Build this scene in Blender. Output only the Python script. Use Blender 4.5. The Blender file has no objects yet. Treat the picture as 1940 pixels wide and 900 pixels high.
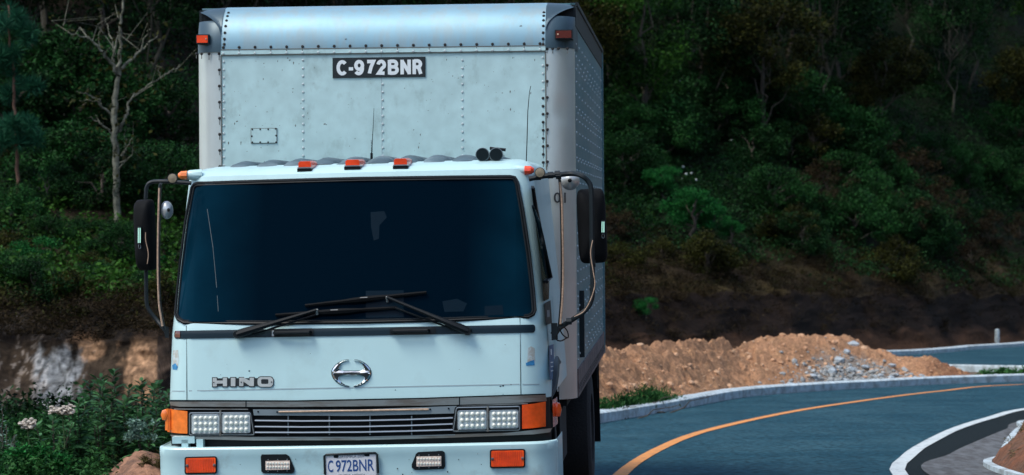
import bpy, math, random
import numpy as np
from mathutils import Matrix, Vector, noise as mnoise

# ------------------------------------------------------------------ camera, world, sun, exposure
scene = bpy.context.scene
COL = scene.collection
F = 4380.0; CX = 970.0; HY = 395.0; CAMH = 1.99
cd = bpy.data.cameras.new('camera'); cam = bpy.data.objects.new('camera', cd); COL.objects.link(cam)
cam.location = (0, 0, CAMH); cam.rotation_euler = (math.radians(90), 0, 0)
cd.sensor_width = 36; cd.lens = F / 1940 * 36; cd.shift_y = -(450 - HY) / 1940
cd.clip_end = 3000; cd.clip_start = 0.1
cd.dof.use_dof = True; cd.dof.focus_distance = 12.6; cd.dof.aperture_fstop = 5.6
scene.camera = cam
scene.view_settings.view_transform = 'Standard'; scene.view_settings.look = 'None'
scene.view_settings.exposure = 0.90; scene.view_settings.gamma = 1
SUN_EL = math.radians(58); SUN_AZ = math.radians(238)      # compass-like, behind the camera and a little left
w = bpy.data.worlds.new('World'); scene.world = w; w.use_nodes = True
nt = w.node_tree; bg = nt.nodes['Background']
sky = nt.nodes.new('ShaderNodeTexSky'); sky.sky_type = 'NISHITA'; sky.sun_disc = False
sky.sun_elevation = SUN_EL; sky.sun_rotation = SUN_AZ; sky.air_density = 1.0; sky.dust_density = 2.0; sky.ozone_density = 0.9
nt.links.new(sky.outputs[0], bg.inputs[0]); bg.inputs[1].default_value = 0.13
sd = bpy.data.lights.new('sun', 'SUN'); sun = bpy.data.objects.new('sun', sd); COL.objects.link(sun)
sd.energy = 1.5; sd.angle = math.radians(25); sd.color = (1.0, 0.95, 0.86)
sdir = Vector((math.sin(SUN_AZ) * math.cos(SUN_EL), math.cos(SUN_AZ) * math.cos(SUN_EL), math.sin(SUN_EL)))
sun.rotation_euler = sdir.to_track_quat('Z', 'Y').to_euler(); sun.location = (0, -5, 20)

rng = np.random.default_rng(7); random.seed(7)
lerp = lambda a, b, t: a + (b - a) * t

# ------------------------------------------------------------------ materials
def N(nt, typ, **kw):
    n = nt.nodes.new(typ)
    for k, v in kw.items():
        if k.startswith('i_'): n.inputs[k[2:].replace('_', ' ')].default_value = v
        else: setattr(n, k, v)
    return n
def mat(name, col, rough=0.5, metal=0.0, spec=None, coat=0.0, var=0.0, vscale=4.0, col2=None, c2amt=0.5, c2scale=3.0,
        c2sharp=(0.45, 0.6), bump=0.0, bscale=40.0, emit=None, estr=0.0, stretch=None, rvar=0.0):
    m = bpy.data.materials.new(name); m.use_nodes = True; t = m.node_tree; p = t.nodes['Principled BSDF']
    p.inputs['Base Color'].default_value = (*col, 1); p.inputs['Roughness'].default_value = rough
    p.inputs['Metallic'].default_value = metal
    if spec is not None: p.inputs['Specular IOR Level'].default_value = spec
    if coat: p.inputs['Coat Weight'].default_value = coat; p.inputs['Coat Roughness'].default_value = 0.08
    if emit: p.inputs['Emission Color'].default_value = (*emit, 1); p.inputs['Emission Strength'].default_value = estr
    tc = N(t, 'ShaderNodeTexCoord'); src = tc.outputs['Object']
    if stretch:
        mp = N(t, 'ShaderNodeMapping'); mp.inputs['Scale'].default_value = stretch
        t.links.new(src, mp.inputs[0]); src2 = mp.outputs[0]
    else: src2 = src
    cur = None
    if var or col2:
        base = N(t, 'ShaderNodeRGB'); base.outputs[0].default_value = (*col, 1); cur = base.outputs[0]
        if col2:
            n1 = N(t, 'ShaderNodeTexNoise'); n1.inputs['Scale'].default_value = c2scale; n1.inputs['Detail'].default_value = 8; n1.inputs['Roughness'].default_value = .65
            t.links.new(src2, n1.inputs['Vector'])
            r = N(t, 'ShaderNodeMapRange'); r.inputs['From Min'].default_value = c2sharp[0]; r.inputs['From Max'].default_value = c2sharp[1]; r.inputs['To Max'].default_value = c2amt
            t.links.new(n1.outputs['Fac'], r.inputs['Value'])
            mx = N(t, 'ShaderNodeMix', data_type='RGBA'); t.links.new(r.outputs[0], mx.inputs[0]); t.links.new(cur, mx.inputs[6]); mx.inputs[7].default_value = (*col2, 1)
            cur = mx.outputs[2]
        if var:
            n2 = N(t, 'ShaderNodeTexNoise'); n2.inputs['Scale'].default_value = vscale; n2.inputs['Detail'].default_value = 6
            t.links.new(src, n2.inputs['Vector'])
            r2 = N(t, 'ShaderNodeMapRange'); r2.inputs['From Min'].default_value = .3; r2.inputs['From Max'].default_value = .7
            r2.inputs['To Min'].default_value = 1 - var; r2.inputs['To Max'].default_value = 1 + var
            t.links.new(n2.outputs['Fac'], r2.inputs['Value'])
            hs = N(t, 'ShaderNodeHueSaturation'); t.links.new(cur, hs.inputs['Color']); t.links.new(r2.outputs[0], hs.inputs['Value'])
            cur = hs.outputs[0]
        t.links.new(cur, p.inputs['Base Color'])
    if rvar:
        n4 = N(t, 'ShaderNodeTexNoise'); n4.inputs['Scale'].default_value = 7; n4.inputs['Detail'].default_value = 5; t.links.new(src2, n4.inputs['Vector'])
        r4 = N(t, 'ShaderNodeMapRange'); r4.inputs['To Min'].default_value = max(0, rough - rvar); r4.inputs['To Max'].default_value = rough + rvar
        t.links.new(n4.outputs['Fac'], r4.inputs['Value']); t.links.new(r4.outputs[0], p.inputs['Roughness'])
    if bump:
        n3 = N(t, 'ShaderNodeTexNoise'); n3.inputs['Scale'].default_value = bscale; n3.inputs['Detail'].default_value = 5
        t.links.new(src, n3.inputs['Vector'])
        b = N(t, 'ShaderNodeBump'); b.inputs['Strength'].default_value = bump; b.inputs['Distance'].default_value = .02
        t.links.new(n3.outputs['Fac'], b.inputs['Height']); t.links.new(b.outputs[0], p.inputs['Normal'])
    return m
def leafmat(name, c1, c2, rough=.55, obj_var=.25, trans=.25, nscale=.5):
    m = bpy.data.materials.new(name); m.use_nodes = True; t = m.node_tree; p = t.nodes['Principled BSDF']; out = t.nodes['Material Output']
    g = N(t, 'ShaderNodeNewGeometry'); oi = N(t, 'ShaderNodeObjectInfo'); tc = N(t, 'ShaderNodeTexCoord')
    n = N(t, 'ShaderNodeTexNoise'); n.inputs['Scale'].default_value = nscale; n.inputs['Detail'].default_value = 3; t.links.new(tc.outputs['Object'], n.inputs['Vector'])
    a = N(t, 'ShaderNodeMath', operation='MULTIPLY_ADD'); t.links.new(g.outputs['Random Per Island'], a.inputs[0]); a.inputs[1].default_value = .5; t.links.new(n.outputs['Fac'], a.inputs[2])
    r = N(t, 'ShaderNodeMapRange'); r.inputs['From Min'].default_value = .52; r.inputs['From Max'].default_value = 1.02; t.links.new(a.outputs[0], r.inputs['Value'])
    mx = N(t, 'ShaderNodeMix', data_type='RGBA'); t.links.new(r.outputs[0], mx.inputs[0]); mx.inputs[6].default_value = (*c1, 1); mx.inputs[7].default_value = (*c2, 1)
    r2 = N(t, 'ShaderNodeMapRange'); r2.inputs['To Min'].default_value = 1 - obj_var; r2.inputs['To Max'].default_value = 1 + obj_var; t.links.new(oi.outputs['Random'], r2.inputs['Value'])
    hs = N(t, 'ShaderNodeHueSaturation'); t.links.new(mx.outputs[2], hs.inputs['Color']); t.links.new(r2.outputs[0], hs.inputs['Value'])
    t.links.new(hs.outputs[0], p.inputs['Base Color']); p.inputs['Roughness'].default_value = rough; p.inputs['Specular IOR Level'].default_value = .07
    tr = N(t, 'ShaderNodeBsdfTranslucent'); t.links.new(hs.outputs[0], tr.inputs[0])
    ms = N(t, 'ShaderNodeMixShader'); ms.inputs[0].default_value = trans; t.links.new(p.outputs[0], ms.inputs[1]); t.links.new(tr.outputs[0], ms.inputs[2])
    t.links.new(ms.outputs[0], out.inputs[0])
    return m

M = {}
M['paint'] = mat('white_paint', (.465, .685, .70), .42, coat=.25, var=.05, vscale=2, col2=(.30, .42, .41), c2amt=.5, c2scale=4, c2sharp=(.50, .80), rvar=.08)
M['paint_bumper'] = mat('bumper_paint', (.42, .625, .645), .45, coat=.2, var=.07, vscale=3, col2=(.24, .29, .28), c2amt=.6, c2scale=6, c2sharp=(.55, .75))
M['seam'] = mat('seam_black', (.006, .012, .015), .8, spec=.1)
M['crease'] = mat('crease_shade', (.30, .40, .43), .6)
M['black'] = mat('black_plastic', (.004, .007, .009), .5, spec=.25, var=.2, vscale=8)
M['rubber'] = mat('rubber', (.004, .005, .006), .8, spec=.15, var=.3, vscale=10)
M['strip'] = mat('dark_trim', (.003, .016, .026), .45, spec=.3)
M['greytrim'] = mat('grey_metal_trim', (.30, .33, .32), .38, metal=.6, col2=(.16, .12, .09), c2amt=.7, c2scale=3, stretch=(1, 1, 6), rvar=.08)
M['slat'] = mat('grille_slat', (.30, .34, .36), .3, metal=.7)
M['plate_grey'] = mat('grille_plate', (.22, .27, .29), .45, metal=.4, var=.15, vscale=6)
M['chrome'] = mat('chrome', (.75, .80, .82), .12, metal=1.0)
M['letter'] = mat('badge_grey', (.42, .46, .45), .5, metal=.2, var=.1, vscale=30)
M['panel'] = mat('box_panel', (.42, .60, .61), .5, coat=.1, var=.10, vscale=9, col2=(.24, .34, .33), c2amt=.7, c2scale=9, c2sharp=(.54, .80), stretch=(1.2, 1.2, .8))
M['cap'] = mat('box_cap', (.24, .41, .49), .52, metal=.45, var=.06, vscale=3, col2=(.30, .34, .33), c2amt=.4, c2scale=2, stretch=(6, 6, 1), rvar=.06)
M['post'] = mat('aluminium_post', (.58, .65, .64), .34, metal=.5, var=.06, vscale=4, col2=(.42, .42, .38), c2amt=.5, c2scale=1.3, c2sharp=(.48, .7), stretch=(2, 2, .5), rvar=.08)
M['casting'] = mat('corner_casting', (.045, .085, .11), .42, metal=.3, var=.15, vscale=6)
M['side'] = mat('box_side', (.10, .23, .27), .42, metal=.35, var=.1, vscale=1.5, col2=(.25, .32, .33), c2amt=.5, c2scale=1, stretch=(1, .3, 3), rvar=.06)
M['rail'] = mat('dark_rail', (.008, .014, .017), .5, spec=.3)
M['rust'] = mat('rusty_rail', (.17, .12, .11), .7, col2=(.06, .05, .05), c2amt=.9, c2scale=8, var=.25, vscale=20)
M['rivet'] = mat('rivet_steel', (.50, .58, .58), .4, metal=.4)
M['rivet_dark'] = mat('rivet_rusty', (.012, .012, .012), .7)
M['seal'] = mat('sealant', (.12, .13, .12), .8)
M['amber'] = mat('amber_lens', (.85, .085, .006), .25, coat=.6, var=.25, vscale=18)
M['amber2'] = mat('amber_lens_pale', (.85, .20, .03), .25, coat=.6, var=.2, vscale=25)
M['red'] = mat('red_lens', (.80, .06, .010), .25, coat=.6, var=.2, vscale=20)
M['dkred'] = mat('dark_red_lens', (.10, .015, .01), .2, coat=.6)
M['led'] = mat('led_reflector', (.62, .70, .70), .35, metal=.3, coat=.4, var=.1, vscale=40)
M['lens'] = mat('led_lens', (.66, .69, .62), .3, coat=.4)
M['foglens'] = mat('fog_lens', (.75, .62, .52), .3, coat=.6, var=.2, vscale=60)
M['tape'] = mat('led_tape', (.42, .29, .20), .4, var=.3, vscale=60)
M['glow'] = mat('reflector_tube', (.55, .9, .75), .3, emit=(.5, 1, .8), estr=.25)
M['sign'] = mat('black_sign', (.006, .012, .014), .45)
M['white'] = mat('white_lettering', (.68, .74, .76), .5)
M['mark'] = mat('dark_lettering', (.03, .035, .04), .5)
M['platewhite'] = mat('plate_white', (.62, .64, .66), .5, var=.06, vscale=30)
M['plateblue'] = mat('plate_blue', (.01, .06, .22), .5)
M['plategrey'] = mat('plate_grey_print', (.16, .18, .2), .5)
M['sticker'] = mat('faded_sticker', (.40, .41, .36), .7, col2=(.50, .62, .64), c2amt=.9, c2scale=40)
M['bluest'] = mat('blue_sticker', (.03, .22, .45), .5, var=.3, vscale=40)
M['bluest2'] = mat('dark_blue_sticker', (.01, .06, .16), .5, col2=(.05, .2, .35), c2amt=.8, c2scale=40)
M['mirror'] = mat('convex_mirror_back', (.50, .54, .54), .3, metal=.5)
M['brass'] = mat('round_lamp', (.26, .22, .15), .45, metal=.4, var=.2, vscale=80)
M['tyre'] = mat('tyre', (.012, .012, .013), .85, bump=.3, bscale=60)
M['hub'] = mat('wheel_rim', (.10, .11, .115), .5, metal=.4)
M['chassis'] = mat('chassis_black', (.008, .008, .009), .8)
M['ribroof'] = mat('roof_rib', (.055, .095, .115), .6, var=.3, vscale=8, col2=(.16, .22, .24), c2amt=.6, c2scale=5)
g = bpy.data.materials.new('windshield_glass'); g.use_nodes = True; p = g.node_tree.nodes['Principled BSDF']
p.inputs['Base Color'].default_value = (.0012, .010, .018, 1); p.inputs['Roughness'].default_value = .06; p.inputs['IOR'].default_value = 1.4
p.inputs['Specular IOR Level'].default_value = .08; p.inputs['Specular Tint'].default_value = (.10, .42, .62, 1)
M['glass'] = g
M['sideglass'] = mat('side_glass', (.002, .008, .012), .1, spec=.2)
t_ = g.node_tree; tc_ = N(t_, 'ShaderNodeTexCoord'); sx_ = N(t_, 'ShaderNodeSeparateXYZ'); t_.links.new(tc_.outputs['Object'], sx_.inputs[0])
ab_ = N(t_, 'ShaderNodeMath', operation='ABSOLUTE'); t_.links.new(sx_.outputs[0], ab_.inputs[0])       # uneven blue reflection painted into the glass colour towards the sides, with dust mottling
mr_ = N(t_, 'ShaderNodeMapRange'); mr_.inputs['From Min'].default_value = .55; mr_.inputs['From Max'].default_value = .95; t_.links.new(ab_.outputs[0], mr_.inputs['Value'])
nz_ = N(t_, 'ShaderNodeTexNoise'); nz_.inputs['Scale'].default_value = 3; nz_.inputs['Detail'].default_value = 7; t_.links.new(tc_.outputs['Object'], nz_.inputs['Vector'])
mm_ = N(t_, 'ShaderNodeMath', operation='MULTIPLY'); t_.links.new(mr_.outputs[0], mm_.inputs[0]); t_.links.new(nz_.outputs['Fac'], mm_.inputs[1])
mx_ = N(t_, 'ShaderNodeMix', data_type='RGBA'); t_.links.new(mm_.outputs[0], mx_.inputs[0]); mx_.inputs[6].default_value = (.0004, .004, .009, 1); mx_.inputs[7].default_value = (.003, .034, .062, 1)
t_.links.new(mx_.outputs[2], p.inputs['Base Color'])
M['paper'] = mat('dash_paper', (.0004, .008, .016), .3, spec=.09)
M['scratch'] = mat('glass_scratch', (.035, .06, .07), .6)

# ------------------------------------------------------------------ mesh helpers
class MB:
    def __init__(s): s.v = []; s.f = []
    def add(s, vs, fs):
        o = len(s.v); s.v.extend([tuple(v) for v in vs]); s.f.extend([tuple(i + o for i in f) for f in fs])
    def box(s, x0, x1, y0, y1, z0, z1):
        s.add([(x0,y0,z0),(x1,y0,z0),(x1,y1,z0),(x0,y1,z0),(x0,y0,z1),(x1,y0,z1),(x1,y1,z1),(x0,y1,z1)],
              [(0,3,2,1),(4,5,6,7),(0,1,5,4),(1,2,6,5),(2,3,7,6),(3,0,4,7)])
    def grid(s, P, close_u=False):           # P[i][j] points
        n = len(P); m = len(P[0]); vs = [p for r in P for p in r]; fs = []
        for i in range(n - 1 + (1 if close_u else 0)):
            a = i; b = (i + 1) % n
            for j in range(m - 1): fs.append((a*m+j, b*m+j, b*m+j+1, a*m+j+1))
        s.add(vs, fs)
    def tube(s, pts, r, n=8, cap=True):
        pts = [Vector(p) for p in pts]
        rs = r if isinstance(r, (list, tuple)) else [r] * len(pts)
        rings = []; up = None
        for i, p in enumerate(pts):
            d = (pts[min(i+1, len(pts)-1)] - pts[max(i-1, 0)]).normalized()
            if up is None: up = d.orthogonal().normalized()
            up = (up - d * up.dot(d)).normalized(); side = d.cross(up)
            rings.append([p + (up * math.cos(2*math.pi*k/n) + side * math.sin(2*math.pi*k/n)) * rs[i] for k in range(n)])
        vs = [q for rg in rings for q in rg]; fs = []
        for i in range(len(rings) - 1):
            for k in range(n): fs.append((i*n+k, i*n+(k+1)%n, (i+1)*n+(k+1)%n, (i+1)*n+k))
        if cap: fs.append(tuple(range(n))[::-1]); fs.append(tuple((len(rings)-1)*n + k for k in range(n)))
        s.add(vs, fs)
    def lathe(s, prof, M4=Matrix(), n=20):    # prof (r, h) about local +Z
        vs = [M4 @ Vector((r*math.cos(2*math.pi*k/n), r*math.sin(2*math.pi*k/n), h)) for r, h in prof for k in range(n)]
        fs = [(i*n+k, i*n+(k+1)%n, (i+1)*n+(k+1)%n, (i+1)*n+k) for i in range(len(prof)-1) for k in range(n)]
        fs.append(tuple(range(n))[::-1]); fs.append(tuple((len(prof)-1)*n + k for k in range(n)))
        s.add(vs, fs)
    def build(s, name, material, parent=None, smooth=True, mw=None, mwi=None, angle=35):
        v = s.v
        if mw is not None: v = [tuple(mw @ Vector(q)) for q in v]
        me = bpy.data.meshes.new(name); me.from_pydata(v, [], s.f); me.validate()
        me.materials.append(material)
        if smooth:
            me.polygons.foreach_set('use_smooth', [True] * len(me.polygons)); me.set_sharp_from_angle(angle=math.radians(angle))
        o = bpy.data.objects.new(name, me); COL.objects.link(o)
        if parent is not None: o.parent = parent
        return o
def tag(o, label=None, cat=None, group=None, kind=None):
    if label: o['label'] = label
    if cat: o['category'] = cat
    if group: o['group'] = group
    if kind: o['kind'] = kind
    return o
def empty(name, loc=(0,0,0), rz=0):
    o = bpy.data.objects.new(name, None); COL.objects.link(o); o.location = loc; o.rotation_euler = (0,0,rz); return o
def npmesh(name, V, Fc, material, parent=None, smooth=False):
    me = bpy.data.meshes.new(name); V = np.asarray(V, np.float32); Fc = np.asarray(Fc, np.int32)
    nf, k = Fc.shape
    me.vertices.add(len(V)); me.vertices.foreach_set('co', V.ravel())
    me.loops.add(nf * k); me.loops.foreach_set('vertex_index', Fc.ravel())
    me.polygons.add(nf); me.polygons.foreach_set('loop_start', np.arange(0, nf*k, k, dtype=np.int32))
    me.polygons.foreach_set('loop_total', np.full(nf, k, np.int32))
    me.update(calc_edges=True); me.materials.append(material)
    if smooth: me.polygons.foreach_set('use_smooth', [True] * nf)
    o = bpy.data.objects.new(name, me); COL.objects.link(o)
    if parent is not None: o.parent = parent
    return o

# ------------------------------------------------------------------ terrain shape
SL = .04
def gz(Y): return -SL * max(0.0, Y - 15.0)
def gp(px, py, dz=0.0):                     # ground point seen at a pixel of the reference survey
    d = F * (CAMH - dz - SL*15) / (py - HY - F*SL)
    return ((px - CX) / F * d, d)
def Zat(py, d): return CAMH - (py - HY) / F * d
def pwl(xs, ys, x): return float(np.interp(x, xs, ys))
ST = [-900, -300, 0, 300, 700, 1150, 1500, 1770, 1940, 3000]
FOOT = [22, 23, 24, 24.5, 38, 48, 55, 65, 75, 110]
def profile(px):
    f = pwl(ST, FOOT, px)
    L = [(f, gz(f)), (f+1.3, Zat(641, f+1.3)), (f+5.5, Zat(520, f+5.5)), (f+16, Zat(352, f+16)), (f+36, 9.0), (f+86, 30), (f+150, 46)]
    R = [(f, gz(f)), (f+2.6, Zat(560, f+2.6)), (f+8, Zat(490, f+8)), (f+18, Zat(345, f+18)), (f+35, Zat(110, f+35)), (f+80, 25), (f+150, 42)]
    t = min(1, max(0, (px - 350) / 750))
    return [(lerp(a[0], b[0], t), lerp(a[1], b[1], t)) for a, b in zip(L, R)]
def fbm(x, y, z=0.0, o=4): return mnoise.fractal(Vector((x, y, z)), 1.0, 2.0, o)
def hill_pt(px, s, rough=True):             # s in 0..6 along the profile
    P = profile(px); i = min(5, int(s)); t = s - i
    d = lerp(P[i][0], P[i+1][0], t); z = lerp(P[i][1], P[i+1][1], t)
    x = (px - CX) / F * d
    if rough:
        a = min(1, s * 3) * (.12 if s < 1.2 else .35 if s < 4 else .9)
        z += a * fbm(x*.35, d*.35) + min(1, s*3) * .10 * fbm(x*1.5, d*1.5, 3)
        if s < 1.6: d += .35 * fbm(x*.8, z*1.2, 7) * min(1, s*4)
    return Vector((x, d, z))

# ground sheet to the horizon
MB_ = MB(); xs = [-900,-200,-60,-20,-8,0,8,20,60,200,900]; ys = [-900,-200,-40,0,15,30,60,110,300,900]
MB_.grid([[(x, y, gz(min(y, 110)) - .03) for x in xs] for y in ys])
M['soil'] = mat('soil', (.10, .065, .04), .95, col2=(.05, .055, .03), c2amt=.8, c2scale=1.2, var=.25, vscale=6, bump=.6, bscale=12)
for o in [MB_.build('ground', M['soil'], smooth=False)]: o['kind'] = 'structure'

# hillside with soil colours held per vertex
def vcolmat(name, rough=.95, bump=.8, bscale=9):
    m = bpy.data.materials.new(name); m.use_nodes = True; t = m.node_tree; p = t.nodes['Principled BSDF']
    a = N(t, 'ShaderNodeAttribute', attribute_name='soil'); tc = N(t, 'ShaderNodeTexCoord')
    n = N(t, 'ShaderNodeTexNoise'); n.inputs['Scale'].default_value = bscale; n.inputs['Detail'].default_value = 9; n.inputs['Roughness'].default_value = .7
    t.links.new(tc.outputs['Object'], n.inputs['Vector'])
    r = N(t, 'ShaderNodeMapRange'); r.inputs['From Min'].default_value = .3; r.inputs['From Max'].default_value = .7; r.inputs['To Min'].default_value = .45; r.inputs['To Max'].default_value = 1.5
    t.links.new(n.outputs['Fac'], r.inputs['Value'])
    h = N(t, 'ShaderNodeHueSaturation'); t.links.new(a.outputs['Color'], h.inputs['Color']); t.links.new(r.outputs[0], h.inputs['Value'])
    t.links.new(h.outputs[0], p.inputs['Base Color']); p.inputs['Roughness'].default_value = rough; p.inputs['Specular IOR Level'].default_value = .1
    b = N(t, 'ShaderNodeBump'); b.inputs['Strength'].default_value = bump; b.inputs['Distance'].default_value = .08
    t.links.new(n.outputs['Fac'], b.inputs['Height']); t.links.new(b.outputs[0], p.inputs['Normal'])
    return m
M['hill'] = vcolmat('hill_soil')
def soil_col(px, s, x, d, z):
    n = fbm(x*.9, d*.5 + z*1.5, 11) ; n2 = fbm(x*2.6, z*3.0, 5)
    if px < 520:
        c = np.array((.026, .020, .013))
        if s < 1.3:
            wx = px + 26*fbm(x*5, z*4, 50) + 10*fbm(x*16, z*12, 51); wz = z + .12*fbm(x*4, z*5, 52)
            def blob(cx, cz, rx, rz): return 1 - math.hypot((wx-cx)/rx, (wz-cz)/rz)
            st = fbm(x*9, z*3.2, 77); fine = fbm(x*22, z*16, 78)
            lime = max(0, min(1, 2.6*blob(112, .10, 52, .52) + 1.1*st)); tan = max(0, min(1, 2.4*max(blob(280, .26, 58, .44), blob(165, .46, 44, .20)) + .9*st))
            c = np.array((.050, .036, .024))*(1 + .8*st)
            c = c*(1-tan) + np.array((.29, .175, .10))*tan*max(.3, 1 + .8*fine); c = c*(1-lime) + np.array((.17, .18, .18))*lime*max(.2, 1 + 1.1*fine + .7*st)
            if px < 85 and fine + st > .25: c = c + np.array((.11, .10, .09))
            c = c*(1 - .7*max(0, min(1, (z - .42)/.12)))
    else:
        c = np.array((.017, .011, .008)) * (1 + .4*n)
        if s < .45: c = lerp(c, np.array((.12, .06, .032)), min(1, max(0, (.45 - s)*2 + n*.5)))
        if 1.0 < s < 2.2: c = lerp(c, np.array((.045, .034, .014)), max(0, min(1, .5 + n)))
        if s > 1.7: c = lerp(c, np.array((.006, .010, .004)), min(1, (s - 1.7)*2))
    return np.clip(c, .004, 1)
V = []; C = []; cols = np.concatenate([np.arange(-900, -60, 60), np.arange(-60, 372, 4.0), np.arange(372, 1120, 40), np.arange(1120, 2010, 8), np.arange(2010, 3001, 90)])
ss = np.concatenate([np.linspace(0, 1.3, 90), np.linspace(1.4, 4, 52), np.linspace(4.1, 6, 24)])
for s_ in ss:
    for px in cols:
        q = hill_pt(px, s_); V.append(q); C.append((*soil_col(px, s_, q.x, q.y, q.z), 1))
n, m_ = len(ss), len(cols)
Fc = [(i*m_+j, i*m_+j+1, (i+1)*m_+j+1, (i+1)*m_+j) for i in range(n-1) for j in range(m_-1)]
hill = npmesh('hillside', V, Fc, M['hill'], smooth=True)
ca = hill.data.color_attributes.new('soil', 'FLOAT_COLOR', 'POINT'); ca.data.foreach_set('color', np.array(C, np.float32).ravel())
hill['kind'] = 'structure'

# wooded slope on the inside of the bend and the far valley side, unseen beyond the frame, added to darken reflections and the box side
M['wooded'] = mat('wooded_slope', (.014, .030, .014), .95, var=.5, vscale=.8, col2=(.035, .030, .015), c2amt=.6, c2scale=.15, bump=1, bscale=3)
mb = MB(); rows = []
for y in np.linspace(-90, 26, 24):
    row = []
    for k, (dx, h) in enumerate([(0,-.3),(2,1.2),(6,4.5),(14,11),(28,21),(50,34),(90,46)]):
        x0 = 7.0 + max(0, -y - 10)*.15; row.append((x0 + dx, y + (0 if y < 20 else -dx*.15), gz(y) + h*min(1, (27 - y)/12 + .15) + (.5*fbm(dx*.3, y*.2) if k else 0)))
    rows.append(row)
mb.grid(rows); tag(mb.build('hill', M['wooded']), kind='structure')
mb = MB(); rows = []
for a in np.linspace(math.radians(178), math.radians(300), 40):
    row = []
    for k, (r_, h) in enumerate([(60,-1),(90,8),(140,22),(200,38),(260,46)]): row.append((r_*math.cos(a), r_*math.sin(a), h + (4*fbm(math.cos(a)*3 + k, math.sin(a)*3) if k else 0)))
    rows.append(row)
mb.grid(rows); tag(mb.build('unseen_far_hill', M['wooded']), kind='structure')
mb = MB(); rows = []
for a in np.linspace(math.radians(-5), math.radians(64), 30):
    row = []
    for k, (r_, h) in enumerate([(75,-4),(90,6),(120,20),(170,36),(240,50)]): row.append((r_*math.cos(a), r_*math.sin(a), h + (4*fbm(math.cos(a)*3 + k, math.sin(a)*3) if k else 0)))
    rows.append(row)
mb.grid(rows); tag(mb.build('unseen_side_hill', M['wooded']), kind='structure')  # unseen hill, added so the corner post mirrors no bright sky gap

# ------------------------------------------------------------------ roads
def smooth_path(pts, n):
    pts = [Vector((p[0], p[1], 0)) for p in pts]
    P = []
    for i in range(len(pts) - 1):
        p0 = pts[max(0, i-1)]; p1 = pts[i]; p2 = pts[i+1]; p3 = pts[min(len(pts)-1, i+2)]
        for k in range(12):
            t = k / 12
            P.append(.5*((2*p1) + (p2-p0)*t + (2*p0-5*p1+4*p2-p3)*t*t + (-p0+3*p1-3*p2+p3)*t**3))
    P.append(pts[-1])
    L = [0]
    for a, b in zip(P, P[1:]): L.append(L[-1] + (b-a).length)
    out = []
    for i in range(n):
        d = L[-1] * i / (n-1); out.append(Vector((np.interp(d, L, [q.x for q in P]), np.interp(d, L, [q.y for q in P]), 0)))
    return out
def offset(path, w_):
    out = []
    for i, p in enumerate(path):
        d = (path[min(i+1, len(path)-1)] - path[max(0, i-1)]).normalized(); out.append(p + Vector((d.y, -d.x, 0)) * (w_[i] if hasattr(w_, '__len__') else w_))
    return out
def strip(name, A, B, dz, m, kind='structure', nv=1):
    mb = MB(); P = []
    for j in range(nv + 1):
        P.append([(lerp(a.x, b.x, j/nv), lerp(a.y, b.y, j/nv), gz(lerp(a.y, b.y, j/nv)) + dz) for a, b in zip(A, B)])
    mb.grid(P[::-1]); o = mb.build(name, m, smooth=False); o['kind'] = kind; return o
outer = smooth_path([(-3.2,-40),(-3.2,0),(-2.9,8),(-2.2,15),(-.9,21)] + [gp(*q) for q in [(1140,802),(1290,775),(1420,752),(1560,741),(1700,733),(1850,726)]] + [(12,41.8),(18,43.6),(28,45),(50,46)], 160)
white = smooth_path([(2.5,-40),(2.5,0),(2.55,8),(2.72,14)] + [gp(*q) for q in [(1692,900),(1707,868),(1742,843),(1803,813),(1870,792),(1940,775)]] + [(8.6,32.6),(12,35.6),(20,38.5),(50,42)], 160)
yellow = smooth_path([(.15,-40),(.15,0),(.2,8),(.42,14)] + [gp(*q) for q in [(1176,900),(1252,850),(1342,816),(1500,781),(1650,758),(1780,742),(1940,729)]] + [(13,39.8),(22,42),(50,44)], 160)
M['asphalt'] = mat('asphalt', (.012, .052, .076), .9, spec=.12, var=.5, vscale=17, col2=(.034, .092, .118), c2amt=.8, c2scale=.9, bump=.5, bscale=160, c2sharp=(.4, .7))
M['asphalt_old'] = mat('asphalt_edge', (.010, .016, .018), .9, spec=.1, var=.3, vscale=40, bump=.5, bscale=60)
M['wline'] = mat('white_line_paint', (.50, .56, .56), .7, var=.12, vscale=30, col2=(.16, .2, .22), c2amt=.8, c2scale=9, c2sharp=(.52, .68))
M['yline'] = mat('yellow_line_paint', (.62, .25, .06), .7, var=.12, vscale=30, col2=(.16, .12, .08), c2amt=.8, c2scale=9, c2sharp=(.54, .70))
M['kerb'] = mat('kerb_concrete', (.46, .56, .60), .8, var=.14, vscale=8, col2=(.22, .25, .25), c2amt=.7, c2scale=7)
inner = offset(white, .10)
strip('road', outer, inner, .004, M['asphalt'], nv=6)
rag = [.62 + .10*fbm(i*.9, 0) + .05*fbm(i*3.1, 4) for i in range(160)]
strip('road_shoulder', offset(white, .09), offset(white, rag), .001, M['asphalt_old'])
def line(name, path, w_, m, label, wv=.0):
    mb = MB(); a = offset(path, [-w_/2 + wv*fbm(i*1.7, 1) for i in range(len(path))]); b = offset(path, [w_/2 + wv*fbm(i*1.9, 2) for i in range(len(path))])
    mb.grid([[(q.x, q.y, gz(q.y) + .009) for q in b], [(q.x, q.y, gz(q.y) + .009) for q in a]])
    return tag(mb.build(name, m, smooth=False), kind='structure')
line('centre_line_marking', yellow, .115, M['yline'], '', .008)
line('edge_line_marking', offset(white, .05), .125, M['wline'], '', .008)
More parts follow.
